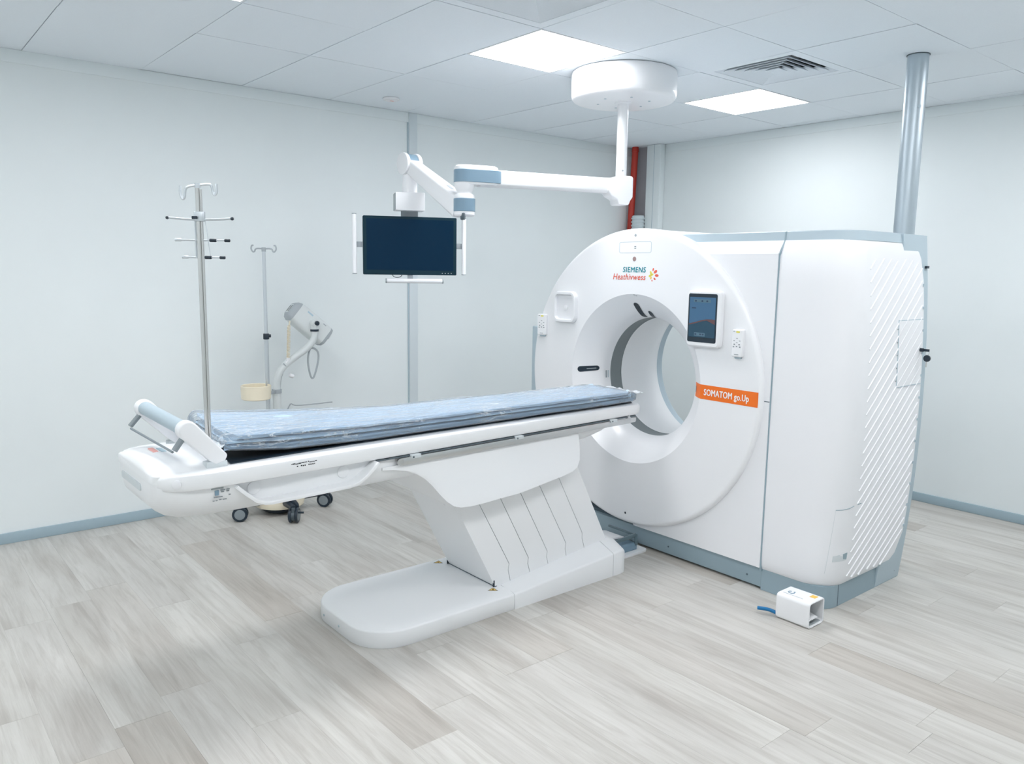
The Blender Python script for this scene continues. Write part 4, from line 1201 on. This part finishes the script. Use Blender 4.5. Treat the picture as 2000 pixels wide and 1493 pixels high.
# side pole with hooks and cream cup holder
qx, qy = -3.748, -.40
ps = add('side_pole', cyl((qx, qy, .10), (qx, qy, 1.15), .0125, 16), 'alu', inj)
add('side_pole', cyl((qx, qy, 1.15), (qx, qy, 1.680), .0105, 16), 'alu', inj)
add('pole_collar', join(rcyl((qx, qy, 1.128), (qx, qy, 1.165), .018, 16, .004), rcyl((qx, qy, 1.15), (qx + .026, qy - .012, 1.15), .010, 12, .002)), 'dark', inj)
add('pole_clamp', join(obox((lerp(qx, IX, .5), lerp(qy, IY, .5), .788), Vector((IX - qx, IY - qy, 0)).normalized(), Vector((-(IY - qy), IX - qx, 0)).normalized(), (0, 0, 1), .05, .008, .008)), 'inj_grey', inj)
for s in (-1, 1):
    d_ = Vector((.77, -.64, 0)) * s
    q0 = Vector((qx, qy, 1.682))
    add('pole_hook', tube(smooth_path([q0, q0 + d_ * .045, q0 + d_ * .056 + Vector((0, 0, -.016)), q0 + d_ * .066 + Vector((0, 0, -.018)), q0 + d_ * .076 + Vector((0, 0, -.002)), q0 + d_ * .072 + Vector((0, 0, .018)), q0 + d_ * .062 + Vector((0, 0, .02))], 4), .0048, 8), 'inj_grey', inj)
add('hook_hub', cyl((qx, qy, 1.665), (qx, qy, 1.690), .013, 14), 'inj_grey', inj)
cc = Vector((-3.835, -.43, .765))
add('cup_holder', lathe([(0, .0), (0, .078), (.006, .088), (.085, .090), (.088, .086), (.084, .083), (.010, .082), (.008, 0)], cc, (0, 0, 1), 36), 'cream', inj)

# ------------------------------------------------------------------ ceiling boom with monitor
PX, PY = -2.192, -1.878
bm_ = root('ceiling_boom', (PX, PY, H), 'white ceiling-mounted articulated boom arm with round mount', 'boom arm')
add('ceiling_mount', lathe([(0, .292), (-.004, .297), (-.02, .300), (-.12, .300), (-.142, .297), (-.154, .288), (-.160, .270), (-.162, .24), (-.163, 0)], (PX, PY, H - .003), (0, 0, 1), 80), 'white', bm_)
add('mount_flange', lathe([(0, .050), (-.006, .050), (-.010, .046), (-.010, 0)], (PX, PY, H - .164), (0, 0, 1), 32), 'white_soft', bm_)
for k in range(6):
    a = k * PI / 3
    add('mount_screw', cyl((PX + .15 * math.cos(a), PY + .15 * math.sin(a), H - .165), (PX + .15 * math.cos(a), PY + .15 * math.sin(a), H - .1675), .007, 10), 'grey_light', bm_)
add('drop_tube', cyl((PX, PY, H - .165), (PX, PY, 2.115), .031, 28), 'white', bm_)
EX, EY, EZ = -3.104, -1.584, 2.075
ua = Vector((EX - PX, EY - PY, 0)).normalized(); va = Vector((-ua.y, ua.x, 0))
dcam = Vector((-5.69 - PX, -5.13 - PY, 0)).normalized()
add('tube_screw', cyl(Vector((PX, PY, 2.155)) + dcam * .030 + Vector((.006, -.006, 0)), Vector((PX, PY, 2.155)) + dcam * .0335 + Vector((.006, -.006, 0)), .005, 10), 'midgrey', bm_)
# shoulder housing
def bl(pts, y0, y1, o):  # polygon in (ua, z), extruded along va
    return on_plane(pts, o, ua, (0, 0, 1), va, y0, y1)
sh = [(-.055, .045), (-.045, .055), (.03, .055), (.075, .040), (.105, .005), (.108, -.03), (.085, -.062), (.045, -.080), (.035, -.110), (-.03, -.110), (-.040, -.085), (-.055, -.065)]
add('shoulder', bl(sh, -.052, .052, (PX, PY, 2.07)), 'white', bm_, bevel=.012, seg=3)
arm_len = (Vector((EX, EY, 0)) - Vector((PX, PY, 0))).length
def arm_sec(t, w, h, r, c=(0, 0, 0)):
    o = Vector((PX, PY, 2.070)) + ua * t + Vector(c)
    return [o + va * p[0] + Vector((0, 0, p[1])) for p in rrect(0, 0, w, h, r, 4)]
add('long_arm', loft([arm_sec(.06, .036, .040, .012), arm_sec(arm_len * .5, .037, .041, .012), arm_sec(arm_len - .08, .038, .043, .012)]), 'white', bm_)
add('arm_underside', loft([arm_sec(.06, .030, .022, .012, (0, 0, -.022)), arm_sec(arm_len - .08, .030, .022, .012, (0, 0, -.026))]), 'white', bm_)
# elbow block: stadium in plan
def stad(z_, w, l0, ins=0.0, o=None):
    pts = []
    n = 12
    o = o or Vector((EX, EY, 0))
    for k in range(n + 1):
        a = PI / 2 + PI * k / n; pts.append((w * math.cos(a) - ins * 0, w * math.sin(a)))
    for k in range(n + 1):
        a = -PI / 2 + PI * k / n; pts.append((l0 + w * math.cos(a), w * math.sin(a)))
    return [o - ua * p[0] + va * p[1] + Vector((0, 0, z_)) for p in pts]
W_ = .056
eb = add('elbow_block', loft([stad(2.028, W_ * .92, .13), stad(2.036, W_, .135), stad(2.112, W_, .135), stad(2.124, W_ * .96, .133), stad(2.130, W_ * .82, .128)]), 'white', bm_)
add('elbow_band', loft([stad(2.040, W_ + .0015, .150), stad(2.042, W_ + .003, .152), stad(2.105, W_ + .003, .152), stad(2.107, W_ + .0015, .150)]), 'slate', eb)
EC = Vector((EX, EY, 0))
add('elbow_post', lathe([(2.035, .054), (2.012, .052), (1.996, .044), (1.990, .040), (1.982, .040), (1.979, .046)], EC, (0, 0, 1), 32), 'white', bm_)
# lower knuckle and spring arm to the monitor
TX, TYY, TZ = -3.105, -1.036, 2.185
ub = Vector((TX - EX, TYY - EY, 0)).normalized(); vb = Vector((-ub.y, ub.x, 0))
kn = add('lower_knuckle', lathe([(1.980, .046), (1.972, .054), (1.962, .056), (1.868, .056), (1.860, .05), (1.858, 0)], EC, (0, 0, 1), 36), 'white', bm_)
add('knuckle_band', lathe([(1.955, .0575), (1.953, .059), (1.888, .059), (1.886, .0575)], EC, (0, 0, 1), 36, True), 'slate', kn)
add('knuckle_cap', obox(EC + Vector((0, 0, 1.868)) + dcam * .040 + Vector((.0, 0, -.010)), va, dcam, (0, 0, 1), .030, .022, .018), 'darkgrey', kn, bevel=.004)
s0 = EC + ub * .02 + Vector((0, 0, 1.905)); s1 = Vector((TX, TYY, TZ))
du_ = (s1 - s0).normalized(); dn_ = du_.cross(vb).normalized()
def sa_sec(t, w, h):
    o = s0.lerp(s1, t)
    return [o + vb * p[0] + dn_ * p[1] for p in rrect(0, 0, w, h, .014, 4)]
add('spring_arm', loft([sa_sec(0, .048, .056), sa_sec(.15, .046, .054), sa_sec(.85, .040, .042), sa_sec(1.0, .038, .040)]), 'white', bm_)
top_n = dn_ if dn_.z > 0 else -dn_
add('arm_label', obox(s0.lerp(s1, .26) + top_n * .053, du_, vb, top_n, .03, .010, .0008), 'midgrey', bm_, smooth=False)
for s in (-1, 1):
    add('joint_cheek', rcyl(s1 + vb * s * .030, s1 + vb * s * .054, .064, 28, .006), 'white', bm_)
add('joint_insert', rcyl(s1 - vb * .030, s1 + vb * .030, .058, 28, .004), 'slate', bm_)
add('drop_stem', lathe([(TZ - .02, .040), (2.10, .042), (2.06, .045), (2.0, .045), (1.99, .05)], (TX, TYY, 0), (0, 0, 1), 28), 'white', bm_)

# monitor with handle frame, hangs from the boom
ex = Vector((.905, -.425, 0)).normalized(); nf = Vector((-.425, -.905, 0)).normalized()
MC = Vector((-3.128, -1.075, 1.708))
mo = root('monitor', tuple(MC), 'black flat monitor in white handle bars hanging from the boom', 'monitor')
def mp_(a, b, c=0.0): return MC + ex * a + Vector((0, 0, b)) + nf * c
def mslab(a, b, hw, hh, r, c0, c1, e_=.003):
    o = mp_(a, b)
    return loft([[o + ex * p[0] + Vector((0, 0, p[1])) + nf * t for p in pl] for pl, t in ((rrect(0, 0, hw - e_, hh - e_, r, 4), c0), (rrect(0, 0, hw, hh, r, 4), c0 + e_), (rrect(0, 0, hw, hh, r, 4), c1 - e_), (rrect(0, 0, hw - e_, hh - e_, r, 4), c1))])
add('bezel', mslab(0, 0, .276, .170, .006, -.028, .018), 'bezel', mo)
sc_ = add('screen', mslab(0, .006, .257, .148, .002, .0175, .0185, .0002), 'screen', mo)
for k in range(4):
    add('bezel_button', obox(mp_(.19 + .018 * k, -.158, .0184), ex, (0, 0, 1), nf, .003, .0025, .0004), 'midgrey', mo, smooth=False)
add('rear_housing', mslab(0, 0, .17, .11, .03, -.075, -.026), 'bezel', mo)
for a, z0_, z1_ in ((-.325, -.165, .178), (.322, -.165, .170)):
    add('handle_bar', cyl(mp_(a, z0_, .01), mp_(a, z1_, .01), .0125, 18), 'white', mo)
    for zz in (z0_, z1_):
        add('handle_end', rcyl(mp_(a, zz - .003, .01), mp_(a, zz + .003, .01), .0132, 18, .001), 'midgrey', mo)
    add('handle_bracket', obox(mp_(a * .92, .004, -.01), ex, (0, 0, 1), nf, .030, .016, .006), 'inj_grey', mo, bevel=.002)
add('handle_bar', cyl(mp_(-.145, -.205, .03), mp_(.190, -.205, .03), .0135, 18), 'white', mo)
for a in (-.145, .190):
    add('handle_end', rcyl(mp_(a - .004, -.205, .03), mp_(a + .004, -.205, .03), .0142, 18, .001), 'midgrey', mo)
add('handle_stem', obox(mp_(0, -.183, .0), ex, (0, 0, 1), nf, .016, .03, .006), 'inj_grey', mo, bevel=.002)
add('cable_loop', tube(smooth_path([mp_(-.11, -.165, -.01), mp_(-.095, -.182, -.01), mp_(-.075, -.186, -.01), mp_(-.055, -.180, -.01), mp_(-.045, -.165, -.01)], 5), .0022, 6), 'dark', mo)
hbx = add('hanger_box', obox(mp_(-.005, .254, .0), ex, (0, 0, 1), nf, .085, .052, .06), 'white', mo, bevel=.004)
add('box_side', obox(mp_(-.0905, .254, .0), ex, (0, 0, 1), nf, .0012, .048, .056), 'midgrey', hbx, bevel=.001)
add('hanger_neck', obox(mp_(0, .185, -.03), ex, (0, 0, 1), nf, .05, .03, .012), 'inj_grey', mo, bevel=.003)

# ------------------------------------------------------------------ foot switch box on the floor
fb = root('foot_switch', (-2.455, -3.325, 0), 'small white open-ended foot switch box on the floor at the scanner corner', 'foot switch')
bx0, bx1, by0, by1, bh = -2.522, -2.392, -3.408, -3.240, .124
cx_, hz_ = (bx0 + bx1) / 2, bh / 2
def fl(hw, hh, r, y_): return [(cx_ + p[0], y_, hz_ + p[1]) for p in rrect(0, 0, hw, hh, r, 5)]
hw_, hh_ = (bx1 - bx0) / 2, bh / 2 - .001
add('box_shell', loft([fl(hw_ - .008, hh_ - .008, .012, by1 - .004), fl(hw_ - .008, hh_ - .008, .012, by0 + .002), fl(hw_ - .004, hh_ - .004, .014, by0), fl(hw_ - .001, hh_ - .001, .017, by0 + .002), fl(hw_, hh_, .018, by0 + .006), fl(hw_, hh_, .018, by1 - .004), fl(hw_ - .004, hh_ - .004, .015, by1)], True, True), 'white', fb)
add('switch_floor', box(bx0 + .01, bx1 - .01, by0 + .008, by1 - .01, .009, .012), 'midgrey', fb, smooth=False)
pw = [(by0 + .09, .018), (by0 + .05, .040), (by0 + .012, .030), (by0 + .012, .034), (by0 + .05, .044), (by0 + .09, .022)]
add('pedal', prism(pw, 'x', bx0 + .022, bx1 - .035), 'white', fb, smooth=False)
add('switch_post', lathe([(.012, .022), (.05, .020), (.055, .013), (.095, .010), (.115, .010)], (cx_ + .004, by0 + .062, 0), (0, 0, 1), 20), 'darkgrey', fb)
lw = smooth_path([(-2.512, by1 + .0, .020), (-2.520, by1 + .022, .026), (-2.530, by1 + .045, .028), (-2.545, by1 + .078, .026)], 5)
add('lever', tube(lw, .0085, 10), 'blue', fb, label='blue lever')
sy = add('top_symbol', tube([(cx_ - .012 + .012 * math.cos(a), by1 - .045 + .014 * math.sin(a), bh - .0008) for a in [.4 + 1.7 * PI * q / 20 for q in range(21)]], .0022, 6), 'slate', fb)
add('symbol_dot', lathe([(0, .005), (.001, .004)], (cx_ + .002, by1 - .054, bh - .001), (0, 0, 1), 10), 'slate', sy)
add('amber_label', box(cx_ + .008, cx_ + .040, by0 + .018, by0 + .046, bh - .0012, bh - .0004), 'amber', fb, smooth=False)
add('top_print', box(cx_ - .040, cx_ - .036, by0 + .05, by1 - .02, bh - .0012, bh - .0006), 'inj_grey', fb, smooth=False)
